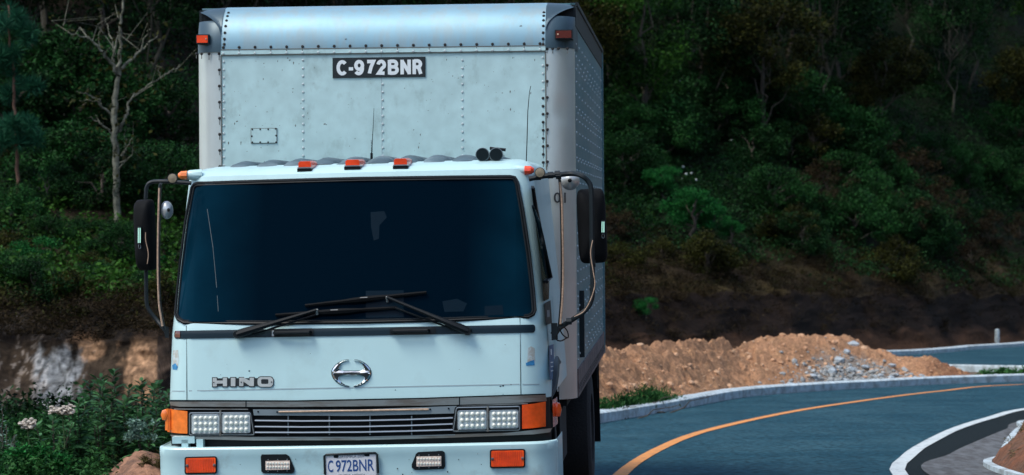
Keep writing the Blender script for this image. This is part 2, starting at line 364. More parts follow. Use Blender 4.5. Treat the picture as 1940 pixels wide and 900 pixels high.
def kerb(name, path, w_, h, m, label, i0=0, i1=None):
    P = path[i0:i1]; Q = offset(path, -w_)[i0:i1]; mb = MB()
    def row(A, t, z): return [(lerp(a.x, b.x, t), lerp(a.y, b.y, t), gz(lerp(a.y, b.y, t)) + z + .006*fbm(a.x*3, a.y*3)) for a, b in zip(P, Q)]
    rows = [row(P,0,-.05), row(P,0,h*.85), row(P,.12,h), row(P,.9,h), row(P,1,h*.8), row(P,1,-.05)]
    mb.grid([list(r) for r in rows])
    return tag(mb.build(name, m, smooth=True), kind='structure')
kerb('kerb', outer, .26, .13, M['kerb'], '')
# far branch of the road
uf = smooth_path([(3,50),(7.6,56.5), gp(1765,670), gp(1850,662), gp(1940,656), (22,86),(34,110)], 60)
un = smooth_path([(3.5,45.5),(7,47), gp(1845,701), gp(1940,703), (13.5,47.3),(22,53),(40,66)], 60)
strip('upper_road', uf, un, .005, M['asphalt'], nv=8)
kerb('upper_road_kerb', uf, .35, .12, M['kerb'], '')
kerb('upper_road_near_kerb', [q for q in reversed(un)], .16, .11, M['kerb'], '')
# drainage gutter inside the bend
M['gutter'] = mat('gutter_concrete', (.10, .11, .115), .9, var=.3, vscale=10, col2=(.05, .05, .05), c2amt=.9, c2scale=2.5, stretch=(5, 1, 1), bump=.5, bscale=20, c2sharp=(.42, .6))
gu0 = smooth_path([(3.4,0),(3.4,12)] + [gp(*q) for q in [(1757,900),(1800,862),(1850,838),(1905,815),(1945,798)]] + [(8.6,31),(14,34)], 420)
gu1 = smooth_path([(4.4,0),(4.33,12)] + [gp(*q) for q in [(1893,900),(1893,870),(1908,838),(1932,815),(1970,800)]] + [(9.4,30.2),(14.6,33)], 420)
strip('drain_gutter', gu0, gu1, .012, M['gutter'], nv=3)
kk = MB(); P0 = gu1; Pk = offset(gu1, .07)
kk.grid([[(p.x, p.y, gz(p.y) + z) for p in A] for A, z in ((P0, -.02), (P0, .05), (Pk, .05), (Pk, -.02))])
tag(kk.build('gutter_kerb', M['kerb']), kind='structure')
# red earth bank to the right of the gutter
M['redsoil'] = mat('red_soil', (.16, .060, .026), .95, col2=(.09, .05, .03), c2amt=.8, c2scale=4, var=.35, vscale=18, bump=1.0, bscale=25)
rb = MB(); rows = []
for j, (w_, z) in enumerate([(.07,.0),(.075,.06),(.13,.13),(.2,.19),(.28,.26),(.38,.33),(.5,.42),(.62,.50),(.75,.58),(.9,.68),(1.2,.85),(1.6,1.05),(3.5,1.5),(6,1.8)]):
    rows.append([(p.x, p.y, gz(p.y) + z + (.0 if j < 2 else .05*fbm(p.x*3, p.y*3, 1) + .035*fbm(p.x*11, p.y*11, 2))) for p in offset(gu1, w_)])
rb.grid(rows[::-1]); tag(rb.build('earth_bank', M['redsoil']), kind='structure')

# ------------------------------------------------------------------ earth mound with rubble
TOPX = [1100,1145,1170,1200,1250,1300,1370,1392,1400,1425,1480,1560,1600,1625,1650,1690,1725,1760,1800,1830,1856]
TOPY = [655, 646, 656, 652, 641, 636, 639, 650, 650, 636, 631,  627, 632, 643, 656, 667, 669, 670, 690, 708, 726]
M['mound'] = vcolmat('mound_earth', .95, .9, 26)
MX0 = 985; nx, ny = 345, 96; V = []; C = []
for j in range(ny):
    t = j / (ny - 1)
    for i in range(nx):
        px = lerp(MX0, 1858, i / (nx-1))
        ky = np.interp(px, [985,1140,1290,1420,1560,1700,1858], [848,797,771,748,737,730,724])
        d0 = F * (CAMH - SL*15) / (ky - HY - F*SL); dep = 5.0 * min(1, (1870 - px)/240) + .6
        dc = d0 + dep*.62; zc = Zat(np.interp(px, TOPX, TOPY), dc); hc = max(.0, zc - gz(dc)); tp = min(1, (px - MX0)/130); hc *= tp*tp*(3 - 2*tp)
        d = d0 + .12 + dep * 1.25 * t; u = t * 1.25
        if u < .62: q = u/.62; sh = .30*math.sin(q*math.pi*.5)**.8 + .70*q**1.7 if px < 1430 else .5*q + .5*(q*q*(3-2*q))
        else: q = (u - .62)/.63; sh = (1-q)**1.1 if q < 1 else 0
        x = (px - CX)/F*d; z = gz(d) + hc * sh
        e = min(1, 5*sh)
        z += e*(.08*fbm(x*1.4, d*1.4, 1) + .055*fbm(x*4.0, d*4.0, 2) + .022*fbm(x*13, d*13, 3) - .05*max(0, fbm(x*8, d*8, 9)))
        if u > .5: z -= .04
        V.append((x, d, z - (.04 if t == 0 else 0)))
        n1 = fbm(x*2, d*2, 8)
        c = np.array((.47, .26, .145)) * (1 + .25*n1); red = max(0, min(1, (px - 1730)/60)); c = lerp(c, np.array((.30, .15, .085)), red)
        gr = max(0, min(1, 2.0*(1 - math.hypot((px-1620)/115, (u-.14)/.28)) + .6*fbm(x*3, d*3, 4)))
        c = lerp(c, np.array((.34, .31, .27)), gr)
        if fbm(x*5, d*5, 21) > .28: c = lerp(c, np.array((.52, .30, .16)), .5)
        C.append((*c, 1))
Fc = [(i + j*nx, i+1 + j*nx, i+1 + (j+1)*nx, i + (j+1)*nx) for j in range(ny-1) for i in range(nx-1)]
mound = npmesh('earth_mound', V, Fc, M['mound'], smooth=True)
ca = mound.data.color_attributes.new('soil', 'FLOAT_COLOR', 'POINT'); ca.data.foreach_set('color', np.array(C, np.float32).ravel())
tag(mound, 'long heap of orange earth dumped along the outside of the bend', 'earth mound')
MV = np.array(V, dtype=float).reshape(ny, nx, 3)
def mound_pt(px, t):
    i = min(nx-1, max(0, int((px-MX0)/(1858-MX0)*(nx-1)))); return Vector(MV[min(ny-1, int(t*(ny-1))), i])
def rock_verts(r, seed, flat=.7):
    import random as rr; R = rr.Random(seed)
    phi = (1 + 5**.5)/2
    b = [(-1,phi,0),(1,phi,0),(-1,-phi,0),(1,-phi,0),(0,-1,phi),(0,1,phi),(0,-1,-phi),(0,1,-phi),(phi,0,-1),(phi,0,1),(-phi,0,-1),(-phi,0,1)]
    f = [(0,11,5),(0,5,1),(0,1,7),(0,7,10),(0,10,11),(1,5,9),(5,11,4),(11,10,2),(10,7,6),(7,1,8),(3,9,4),(3,4,2),(3,2,6),(3,6,8),(3,8,9),(4,9,5),(2,4,11),(6,2,10),(8,6,7),(9,8,1)]
    rot = Matrix.Rotation(R.uniform(0,6.28), 3, 'Z') @ Matrix.Rotation(R.uniform(-.4,.4), 3, 'X')
    sx, sy, sz = R.uniform(.8,1.4), R.uniform(.7,1.1), R.uniform(.45, .95)*flat/.7
    return [rot @ Vector((v[0]*sx*R.uniform(.75,1.2), v[1]*sy*R.uniform(.75,1.2), v[2]*sz*R.uniform(.75,1.2)))*r/1.9 for v in b], f
M['clod'] = mat('earth_clod', (.45, .26, .15), .95, var=.3, vscale=3, col2=(.50, .36, .24), c2amt=.6, c2scale=2)
M['greyrock'] = mat('grey_rubble', (.30, .35, .38), .85, var=.45, vscale=2.2, bump=.4, bscale=30)
M['paledust'] = mat('pale_rubble', (.27, .29, .29), .9, var=.4, vscale=2.5)
mb = MB()
for k in range(600):
    px = rng.uniform(1120, 1845); t = rng.beta(1.3, 1.8)*.62; q = mound_pt(px, t); r = .015 + .045*rng.random()**4
    if px > 1720 and rng.random() < .6: continue
    v, f = rock_verts(r, k); mb.add([q + Vector((0,0,r*.2)) + a for a in v], f)
tag(mb.build('clods', M['clod'], smooth=False), 'loose orange clods and small stones strewn over the earth heap', 'rubble', kind='stuff')
mb = MB()
for k in range(900):
    a = rng.normal(1610, 62); t = abs(rng.normal(.08, .10)) + .005
    if a > 1800 or a < 1440: continue
    q = mound_pt(a, t); r = .015 + .045*rng.random()**3
    v, f = rock_verts(r, k+3000); mb.add([q + Vector((0,0,r*.2)) + b for b in v], f)
tag(mb.build('small_rubble', M['paledust'], smooth=False), 'pale grey gravelly rubble spilled at the foot of the earth heap', 'rubble', kind='stuff')
RK = []
for k in range(26):
    px = [1590,1600,1612,1635,1655,1640,1668,1690,1700,1716,1728,1690,1560,1540,1525,1500,1578,1575,1622,1660,1606,1470,1682,1706,1735,1618][k]
    t = [.25,.08,.16,.1,.05,.2,.12,.1,.15,.08,.04,.28,.06,.12,.03,.05,.14,.02,.02,.14,.30,.02,.05,.04,.10,.42][k]
    q = mound_pt(px, t); r = .045 + .06*rng.random(); v, f = rock_verts(r, k+900, .6)
    mb = MB(); mb.add(v, f); o = mb.build('rock', M['greyrock'], smooth=False); o.location = q + Vector((0,0,r*.25))
    tag(o, 'x', 'rock', 'grey rocks in the rubble spill'); RK.append((px, t, r, o))
RK.sort(key=lambda q: q[0])
for i, (px, t, r, o) in enumerate(RK):
    rows_ = [q for q in RK if (q[1] < .09) == (t < .09)]; j = [q[3] for q in rows_].index(o); words = 'first second third fourth fifth sixth seventh eighth ninth tenth eleventh twelfth thirteenth fourteenth fifteenth'.split()
    o['label'] = 'grey rock %s the rubble spill, %s from the left' % ('at the foot of' if t < .09 else 'higher up in', words[min(j, 14)])
for (px, py, r, lab) in [(1862,723,.11,'rounded tan boulder at the right end of the earth heap'), (1888,720,.11,'pale rock among the low plants between the two roads')]:
    x, y = gp(px, py); v, f = rock_verts(r, int(px), .7); mb = MB(); mb.add(v, f); o = mb.build('rock', M['clod'] if px < 1880 else M['greyrock'], smooth=True, angle=60); o.location = (x, y, gz(y)+.06)
    tag(o, lab, 'rock')

# white guide post
x, y = gp(1893, 656); mb = MB(); z = gz(y)
for (a, b) in ((0, .0),):
    r0 = .075; prof = [(r0, -.1), (r0, .40), (r0*.97, .46), (r0*.8, .50), (r0*.4, .515)]
    mb.lathe(prof, Matrix.Translation((x, y+.3, z)), 12)
tag(mb.build('guide_post', M['kerb']), 'short white concrete post behind the kerb of the upper road', 'post')

# ------------------------------------------------------------------ vegetation
def leaf_quads(C, size, up=.4, asp=.5, rng=rng, dirs=None):
    n = len(C); d = rng.normal(size=(n,3)); d[:,2] *= .7
    if dirs is not None: d = dirs + .5*d
    d /= np.linalg.norm(d, axis=1)[:,None]
    nrm = rng.normal(size=(n,3)); nrm[:,2] += up*2.5; nrm -= (nrm*d).sum(1)[:,None]*d; nrm /= np.linalg.norm(nrm, axis=1)[:,None]
    s = np.cross(d, nrm); L = (size*(.6+.8*rng.random(n)))[:,None]
    V = np.stack([C - d*L*.5, C + s*L*asp*.5 + nrm*L*.06, C + d*L*.5, C - s*L*asp*.5 + nrm*L*.06], 1).reshape(-1,3)
    return V, np.arange(n*4).reshape(-1,4)
def crown_points(r, n, nclump, centre, rad, clump_r, hollow=.35):
    cc = []
    while len(cc) < nclump:
        p = r.uniform(-1, 1, 3); q = np.linalg.norm(p)
        if hollow < q < 1: cc.append(p)
    cc = np.array(cc)*rad + centre
    cr = clump_r*(.5 + r.random(nclump)); w_ = cr**2; k = r.choice(nclump, n, p=w_/w_.sum())
    p = r.normal(size=(n,3)); p /= np.linalg.norm(p, axis=1)[:,None]; p *= (r.random(n)**.45)[:,None]; p[:,2] *= .65
    return cc[k] + p*cr[k][:,None], cc
def limb(mb, a, b, r0, r1, r, seg=6, wob=.08, n=6):
    a = Vector(a); b = Vector(b); L = (b-a).length; pts = []
    for i in range(seg+1):
        t = i/seg; q = a.lerp(b, t)
        if 0 < i < seg: q += Vector(r.normal(size=3))*wob*L*.5
        pts.append(q)
    mb.tube(pts, [lerp(r0, r1, i/seg) for i in range(seg+1)], n); return pts
M['bark'] = mat('bark', (.06, .05, .038), .9, var=.3, vscale=8, bump=.6, bscale=30)
M['midbark'] = mat('mid_bark', (.038, .036, .024), .9, var=.3, vscale=8, bump=.6, bscale=30)
M['palebark'] = mat('pale_bark', (.17, .175, .13), .85, var=.35, vscale=5, col2=(.035, .04, .025), c2amt=.8, c2scale=7, bump=.6, bscale=30)
M['twig'] = mat('dry_twigs', (.060, .045, .034), .9, var=.3, vscale=3)
L_ = {'dark': leafmat('leaf_dark', (.0010, .0050, .0014), (.018, .070, .019)),
      'mid': leafmat('leaf_mid', (.0014, .0080, .0020), (.024, .100, .024)),
      'green': leafmat('leaf_green', (.0018, .0105, .0018), (.042, .125, .018)),
      'bright': leafmat('leaf_bright', (.004, .045, .011), (.028, .20, .042)),
      'olive': leafmat('leaf_olive', (.004, .006, .0015), (.050, .055, .011)),
      'brown': leafmat('leaf_brown', (.004, .003, .0018), (.050, .036, .017)),
      'sage': leafmat('leaf_sage', (.08, .15, .12), (.24, .38, .32)),
      'weed': leafmat('leaf_weed', (.004, .028, .008), (.045, .150, .040), nscale=1.2),
      'oleander': leafmat('leaf_oleander', (.014, .055, .020), (.085, .22, .085), rough=.4, nscale=2),
      'grass': leafmat('leaf_grass', (.05, .05, .02), (.14, .11, .045), nscale=1.0)}
def tree_proto(seed, h, rx, rz, cz, nl, ls, leaf, nclump=40, clump_r=.45, bark='bark', trunk_r=.07, nlimb=7):
    """trunk mesh, crown mesh, built once and shared by the copies"""
    r = np.random.default_rng(seed); C_, cc = crown_points(r, nl, nclump, np.array((0,0,cz)), np.array((rx,rx,rz)), clump_r)
    V_, Q = leaf_quads(C_, ls, rng=r); cr = npmesh('crown', V_, Q, L_[leaf])
    mb = MB(); top = (r.normal()*.1, r.normal()*.1, cz + rz*.4); tp = limb(mb, (0,0,-.3), top, trunk_r, trunk_r*.3, r, 8, .05, 7)
    for k in r.choice(len(cc), min(nlimb, len(cc)), replace=False):
        q = cc[k]; i = 2 + int(4*min(1, max(0, (q[2]-cz+rz)/(2*rz)))); limb(mb, tp[i], q, trunk_r*.45, trunk_r*.1, r, 5, .12, 5)
    tr = mb.build('trunk', M[bark]); return tr, cr
PROTO = {
 'a': tree_proto(1, 4.6, 1.45, 1.6, 3.2, 14000, .09, 'dark', 60, .50),
 'b': tree_proto(2, 5.4, 1.25, 2.0, 3.7, 14000, .09, 'green', 52, .45, 'bark', .08),
 'c': tree_proto(3, 3.6, 1.5, 1.1, 2.6, 12000, .09, 'olive', 48, .42),
 'd': tree_proto(4, 6.0, 1.7, 2.3, 4.2, 16000, .09, 'dark', 74, .50, 'midbark', .06, 12),
 'e': tree_proto(5, 2.0, 1.2, .8, .9, 9000, .075, 'mid', 46, .30),
 'f': tree_proto(6, 1.5, .85, .6, .65, 6000, .075, 'bright', 22, .28),
 'g': tree_proto(7, 1.8, 1.1, .75, .8, 5000, .07, 'brown', 40, .30, 'twig', .03, 26),
 'h': tree_proto(8, 1.7, 1.0, .75, .8, 8000, .075, 'dark', 40, .28),
 'i': tree_proto(9, 1.4, .9, .6, .6, 5500, .07, 'olive', 30, .26),
}
first = {k: True for k in PROTO}
BOOK = []
def put(kind, name, loc, s=1.0, label='', cat='tree', group=None, rz=None, sz=1.0):
    root = empty(name, loc, rng.uniform(0, 6.28) if rz is None else rz); root.scale = (s, s, s*sz); tag(root, label, cat, group)
    if group: BOOK.append((root, kind))
    for o in PROTO[kind]:
        if first[kind]: c = o
        else: c = o.copy(); COL.objects.link(c)
        c.parent = root
    first[kind] = False
    return root
def find_s(px, py):
    best = 0; bd = 1e9
    for s_ in np.linspace(0, 6, 241):
        q = hill_pt(px, s_, False); y_ = HY + F*(CAMH - q.z)/q.y
        if abs(y_ - py) < bd: bd = abs(y_ - py); best = s_
    return best
TREE_LABEL = {'a': 'dark round crowned tree in the forest on the shaded slope', 'b': 'upright mid green tree in the forest on the shaded slope',
  'c': 'low spreading olive green tree in the forest on the shaded slope', 'd': 'tall pale trunked tree in the forest on the shaded slope'}
TG = {'a': 'dark round trees of the forest', 'b': 'upright green trees of the forest', 'c': 'olive trees of the forest', 'd': 'pale trunked forest trees'}
# rows of forest trees
for row, (s0, s1, step) in enumerate([(3.05, 3.5, 120), (3.6, 4.0, 105), (4.05, 4.25, 100), (4.3, 4.6, 95)]):
    px = -80 + 35*row
    while px < 2060:
        s_ = rng.uniform(s0, s1) if px > 420 else rng.uniform(s0, s1)*.6 + 1.28
        q = hill_pt(px, s_); k = rng.choice(list('aabbcdd' if px > 420 else 'aabd'))
        visible = True
        if visible and not (px < 420 and abs(px-222) < 60 and row == 0): put(k, 'forest_tree', q, rng.uniform(.85, 1.35)*(1 + .12*row), TREE_LABEL[k], 'tree', TG[k])
        px += step*rng.uniform(.7, 1.25)
SHRUB = {'e': ('mid green leafy shrub on the slope under the forest', 'green shrubs under the forest'),
         'h': ('dark green shrub on the slope under the forest', 'dark shrubs under the forest'),
         'g': ('brown half bare brushwood shrub on the slope', 'brown brushwood shrubs'),
         'i': ('low olive green shrub on the slope', 'olive shrubs on the slope')}
for (x0, x1, y0, y1, num, kinds, sc) in [(1140,1960,330,470,30,'eehhgi',.9), (1140,1960,180,340,28,'eehhhi',1.15), (1150,1700,450,540,12,'giih',.75), (1600,1960,430,540,12,'hhig',.8),
                                    (0,330,330,430,12,'eihe',.62), (0,320,430,600,14,'eiih',.36), (-20,370,250,330,9,'ehh',1.0)]:
    for _ in range(num):
        px = rng.uniform(x0, x1); py_ = rng.uniform(y0, y1)
        if 1185 < px < 1430 and 335 < py_ < 500: continue
        s_ = find_s(px, py_); k = rng.choice(list(kinds)); q = hill_pt(px, s_)
        put(k, 'shrub', q - Vector((0,0,.1)), sc*rng.uniform(.7, 1.3), SHRUB[k][0], 'shrub', SHRUB[k][1])
for (px, py, s_, k, lab) in [
    (1312, 425, .85, 'f', 'bright emerald green bush just right of the truck mirror, largest of the bright bushes'),
    (1255, 360, .60, 'f', 'bright green bush on the slope beside the top of the truck mirror'),
    (1350, 432, .55, 'f', 'bright green bush at the right of the largest emerald bush'),
    (1385, 445, .40, 'f', 'small bright green bush above the dry grass patch'),
    (1225, 590, .33, 'f', 'small bright green plant on the dark cut bank above the orange heap'),
    (70, 500, .36, 'f', 'bright green bush low on the left slope above the grey rock face'),
    (110, 385, .50, 'f', 'bright green bush on the left slope right of the slim pine'),
    (40, 430, .42, 'f', 'bright green bush on the left slope at the photo edge')]:
    q = hill_pt(px, find_s(px, py)); d = q.y - (2.6 if px > 1000 and py < 500 else .4); q = Vector(((px-CX)/F*d, d, Zat(py, d)))
    put(k, 'bush', q - Vector((0,0,.10)), s_, lab, 'bush', None)
ADJ = {'a': 'dark round forest tree', 'b': 'upright green forest tree', 'c': 'olive spreading forest tree', 'd': 'thin limbed forest tree', 'e': 'mid green shrub',
       'h': 'dark green shrub', 'g': 'brown brushwood shrub', 'i': 'olive green shrub'}
ZONES = [(60, 'at the left edge'), (420, 'left of the cargo box'), (1100, 'behind the cargo box'), (1300, 'right of the cargo box'), (1450, "above the heap's left hump"),
         (1640, "above the heap's crest"), (1850, "above the heap's right tail"), (9999, 'above the white guide post')]
bins = {}
for root, k in BOOK:
    q = root.location; px = CX + F*q.x/q.y; py = HY + F*(CAMH - q.z)/q.y
    zn = next(t for lim, t in ZONES if px < lim); ht = 'low' if py > 420 else 'midway' if py > 290 else 'high' if py > 120 else 'topmost'
    bins.setdefault((k, zn, ht), []).append((px, root))
ORD = ['leftmost', 'second from left', 'third from left', 'fourth from left', 'fifth from left', 'sixth from left', 'seventh from left', 'eighth from left', 'ninth from left', 'tenth from left']
for (k, zn, ht), L in bins.items():
    L.sort(key=lambda t: t[0])
    for i, (_, root) in enumerate(L):
        root['label'] = ADJ[k] + ' ' + ht + ' on the slope ' + zn + ('' if len(L) == 1 else ', ' + (ORD[i] if i < len(L)-1 or i == 0 else 'rightmost'))
# undergrowth cover over both slopes
def cover(name, boxes, leaf, size, per, label, rad=.5, up=.3, asp=.5):
    Cs = []
    for (x0, x1, s0, s1, num) in boxes:
        for _ in range(num):
            px = rng.uniform(x0, x1); q = hill_pt(px, rng.uniform(s0, s1)); k = int(per*rng.uniform(.5, 1.5)); rr = rad*rng.uniform(.4, 1.3)
            p = rng.normal(size=(k,3)); p /= np.linalg.norm(p, axis=1)[:,None]; p *= rr*(rng.random(k)**.5)[:,None]; p[:,2] = np.abs(p[:,2])*.8
            Cs.append(np.array(q) + p)
    Cs = np.concatenate(Cs); V_, Q = leaf_quads(Cs, size, up, asp); return tag(npmesh(name, V_, Q, L_[leaf]), label, 'undergrowth', kind='stuff')
cover('undergrowth', [(480, 1130, 1.3, 3.4, 420), (1130, 1980, 1.9, 3.4, 520), (1130, 1980, 3.4, 4.3, 280), (1560, 1980, 1.2, 2.0, 80), (-60, 400, 2.9, 4, 260)], 'dark', .085, 100, 'dark leafy undergrowth filling the slopes below the forest', .6)
cover('green_cover', [(-40, 480, 1.45, 3.1, 800), (1140, 1480, 2.4, 3.2, 90)], 'green', .075, 70, 'green ground cover on the slope behind the cab', .36)
cover('straw_scrub', [(-40, 480, 1.02, 1.5, 200)], 'brown', .055, 130, 'brown dry scrub overhanging the left cut bank', .30, 0, .16)
cover('dry_scrub', [(960, 1980, .95, 2.3, 820), (1140, 1980, .35, 1.1, 160)], 'brown', .075, 90, 'dry brownish grass and scrub hanging over the right cut bank', .42, 0, .2)
cover('olive_scrub', [(960, 1980, 1.0, 2.4, 480), (-40, 345, 1.2, 2.6, 190)], 'olive', .065, 70, 'olive green weeds along the top of the cut banks', .30, .1, .3)
cover('canopy_understory', [(1130, 1990, 2.3, 4.3, 800), (1130, 1990, 3.2, 4.6, 420), (-80, 440, 3.1, 4.3, 300)], 'dark', .09, 110, 'dark leafy understory closing the gaps between the forest trees', .85)
cover('bright_sprigs', [(-40, 345, 1.7, 3.1, 140), (1140, 1480, 2.1, 3.6, 130), (1480, 1980, 2.4, 3.9, 70)], 'bright', .075, 30, 'small bright green sprigs dotted over the slopes', .16)  # sparse clumps in the brighter leaf green
# scattered pale blossoms
mb = MB()
for (px, py) in [(1160,352),(1230,340),(1300,330),(1294,316),(1310,328),(1318,341),(1293,338),(1315,390),(1385,266),(1288,152),(1292,158),(1857,282),(1860,290),(1907,299),(1890,312),(1935,318),(1190,60),(80,305),(150,330)]:
    q = hill_pt(px, find_s(px, py)); d = q.y - 1.4; c = Vector(((px-CX)/F*d, d, Zat(py, d)))
    v, f = rock_verts(.05, int(px*7+py)); mb.add([c + a for a in v], f)
tag(mb.build('blossoms', mat('blossom', (.55, .62, .60), .8), smooth=False), 'tiny pale blossoms dotted over the dark shrubs', 'flowers', kind='stuff')

# bare pale tree at left
def at(px, py, d): return Vector(((px-CX)/F*d, d, Zat(py, d)))
D = 34.5; r = np.random.default_rng(31); root = empty('bare_tree', at(222, 430, D)); tag(root, 'nearly bare pale barked tree with forking limbs left of the truck', 'tree')
mb = MB(); inv = Matrix.Translation(-root.location)
def path(pts, r0, r1, dd=0.0):
    P = [at(a, b, D + dd*i/len(pts)) for i, (a, b) in enumerate(pts)]; out = []
    for i in range(len(P)-1):
        for k in range(4): out.append(P[i].lerp(P[i+1], k/4) + Vector(r.normal(size=3))*.012)
    out.append(P[-1]); mb.tube(out, [.62*lerp(r0, r1, i/(len(out)-1)) for i in range(len(out))], 8)
path([(222,440),(222,375),(221,330),(219,280),(217,205)], .085, .075)
path([(217,205),(221,165),(224,128)], .075, .045)
path([(224,128),(229,90),(228,60),(232,20),(238,-40)], .045, .02)
path([(222,140),(205,112),(188,92),(172,75),(150,68),(128,62)], .045, .008, -.6)
path([(222,135),(216,110),(214,80),(205,60),(200,35)], .03, .006, .5)
path([(228,132),(250,113),(265,97),(280,80),(298,68)], .04, .008, .6)
path([(265,97),(272,75),(285,55)], .02, .005)
path([(214,112),(222,75),(226,40),(218,8)], .03, .008)
path([(213,222),(195,200),(180,187),(162,178),(145,173)], .035, .007, -.5)
path([(213,255),(198,240),(188,232),(170,222)], .032, .006, -.4)
path([(195,200),(186,193),(170,190),(150,190)], .015, .004)
path([(188,232),(180,218)], .015, .005)
path([(225,250),(237,225),(240,205),(247,185),(262,176)], .045, .012, .5)
path([(262,176),(285,158),(305,148),(322,135),(340,122)], .012, .02, .5)
path([(228,298),(240,280),(250,262)], .03, .006)
path([(240,280),(236,262),(237,245)], .012, .004)
path([(226,310),(238,302),(250,295)], .02, .005)
path([(172,75),(160,60),(148,50)], .012, .004); path([(188,92),(186,70),(190,52)], .014, .004); path([(205,112),(196,98),(210,90)], .012, .004)
path([(305,148),(300,135),(303,125)], .009, .003)
for q in list(range(16)):
    i = r.integers(200, len(mb.v)); a = Vector(mb.v[i]); 
    mb.tube([a, a + Vector(r.normal(size=3))*.16 + Vector((0,0,.09)), a + Vector(r.normal(size=3))*.25 + Vector((0,0,.2))], [.008, .005, .002], 4)
tr = mb.build('trunk', M['palebark'], root, mw=inv)
pts = np.array(mb.v)[r.integers(300, len(mb.v), 500)] + r.normal(size=(500,3))*.18 - np.array(root.location)
V_, Q = leaf_quads(pts, .09, rng=r); npmesh('crown', V_, Q, L_['olive'], root)

# slim pine at the left edge
D = 35.0; root = empty('pine_tree', at(36, 370, D)); tag(root, 'slim young pine with tufted layers at the left edge', 'tree')
inv = Matrix.Translation(-root.location); mb = MB()
path([(36,385),(34,300),(30,220),(24,140),(18,70),(16,10)], .05, .022)
mb.build('trunk', mat('pine_bark', (.13, .07, .045), .9, var=.3, vscale=9), root, mw=inv)
Cs = []; Ds = []
for (a, b, ra, rb_, num) in [(14,40,34,22,1500),(48,62,22,14,500),(0,118,26,16,800),(22,100,20,12,500),(2,108,22,12,400),(58,160,24,14,500),(20,240,42,14,1200),(48,262,30,14,700),(6,268,28,12,600),(10,180,22,10,300)]:
    for _ in range(max(3, num//70)):
        c = at(a + r.normal()*ra*.5, b + r.normal()*rb_*.5, D + r.normal()*.25); v = r.normal(size=(70,3)); v[:,2] += .5; v /= np.linalg.norm(v,axis=1)[:,None]
        Cs.append(np.array(c) + v*.10 - np.array(root.location)); Ds.append(v)
Cs = np.concatenate(Cs); Ds = np.concatenate(Ds)
n_ = len(Cs); sdv = np.cross(Ds, r.normal(size=(n_,3))); sdv /= np.linalg.norm(sdv,axis=1)[:,None]
V_ = np.stack([Cs - Ds*.10, Cs + sdv*.007, Cs + Ds*.10, Cs - sdv*.007], 1).reshape(-1,3)
npmesh('crown', V_, np.arange(n_*4).reshape(-1,4), leafmat('pine_needle', (.006,.040,.022), (.02,.10,.05)), root)

# roadside plants at left: leafy stems
def lance(V, Fq, base, d, L, wd, droop, r):
    d = Vector(d).normalized(); s_ = d.cross(Vector((0,0,1))); s_ = s_.normalized() if s_.length > .01 else Vector((1,0,0)); s_ = (s_ + Vector(r.normal(size=3))*.25).normalized()
    pts = []
    for i, (t, ww) in enumerate(((0,.15),(.3,.9),(.65,.8),(1,.05))):
        c = base + d*L*t + Vector((0,0,-droop*L*t*t)); o = len(V); V.extend([c - s_*wd*ww*.5, c + Vector((0,0,-.12*wd*ww)), c + s_*wd*ww*.5])
        if i: a = o-3; Fq.append((a, a+1, o+1, o)); Fq.append((a+1, a+2, o+2, o+1))
def leafy_plant(px, pyb, pyt, d, seed, label, group, leaf='oleander', stems=4, L=.15, wd=.040, spread=.18):
    r = np.random.default_rng(seed); base = at(px, pyb, d); H_ = (pyb - pyt)/F*d; root = empty('leafy_plant', base); tag(root, label, 'plant', group)
    mb = MB(); V = []; Fq = []
    for k in range(stems):
        a = r.uniform(0, 6.28); tip = Vector((math.cos(a)*spread*r.random(), math.sin(a)*spread*r.random(), H_*(1 if k == 0 else r.uniform(.55, .95))))
        if k == 0: tip = Vector((0, 0, H_ - L*.4))
        sp = limb(mb, (0,0,0), tip, .008, .004, r, 5, .04, 5); n_ = int(tip.z/.017)
        for j in range(n_):
            t = .12 + .88*j/n_; ii = min(4, int(t*5)); c = sp[ii].lerp(sp[ii+1], t*5-ii); ang = j*2.4 + r.random()*.5
            el = lerp(.1, 1.3, t**3); lance(V, Fq, c, (math.cos(ang), math.sin(ang), el), L*r.uniform(.7,1.15)*(1-.35*t**6), wd, .35, r)
    mb.build('stem', M['bark'], root)
    npmesh('leaves', [tuple(v) for v in V], Fq, L_[leaf], root, smooth=True)
PL = [(215,850,688,19.0,5),(170,858,712,19.4,4),(268,860,706,19.2,4),(300,850,712,20.0,4),(150,872,742,18.6,4),(235,872,742,18.6,5),(192,880,752,18.4,5),(130,885,760,18.5,4),
      (262,868,760,18.3,4),(295,865,752,18.6,4),(100,890,780,18.2,4),(245,850,720,20.2,4),(192,845,705,20.4,4),(318,860,735,20.5,4)]
for i, (a, b, c, d, st) in enumerate(PL):
    leafy_plant(a, b+20, c, d, 50+i, 'dark lance leaved plant left of the cab, ' + {0:'the tallest one'}.get(i, ('first second third fourth fifth sixth seventh eighth ninth tenth eleventh twelfth thirteenth fourteenth'.split()[sorted((q[0], q[3]) for q in PL).index((a, d))] + ' from the left in the clump')), 'lance leaved plants left of the cab', stems=st)
for i, (a, b, c, d) in enumerate([(12,905,800,17.6),(28,900,818,17.4),(-6,905,785,17.8),(3,910,760,18.0)]):
    leafy_plant(a, b+20, c, d, 80+i, ['pale sage plant at the lower left edge, second from left', 'pale sage plant nearest the green weeds, rightmost of the four', 'pale sage plant cut by the lower left photo edge', 'pale sage plant at the left edge, the tallest'][i], 'silvery sage plants', 'sage', 6, .05, .016, .14)
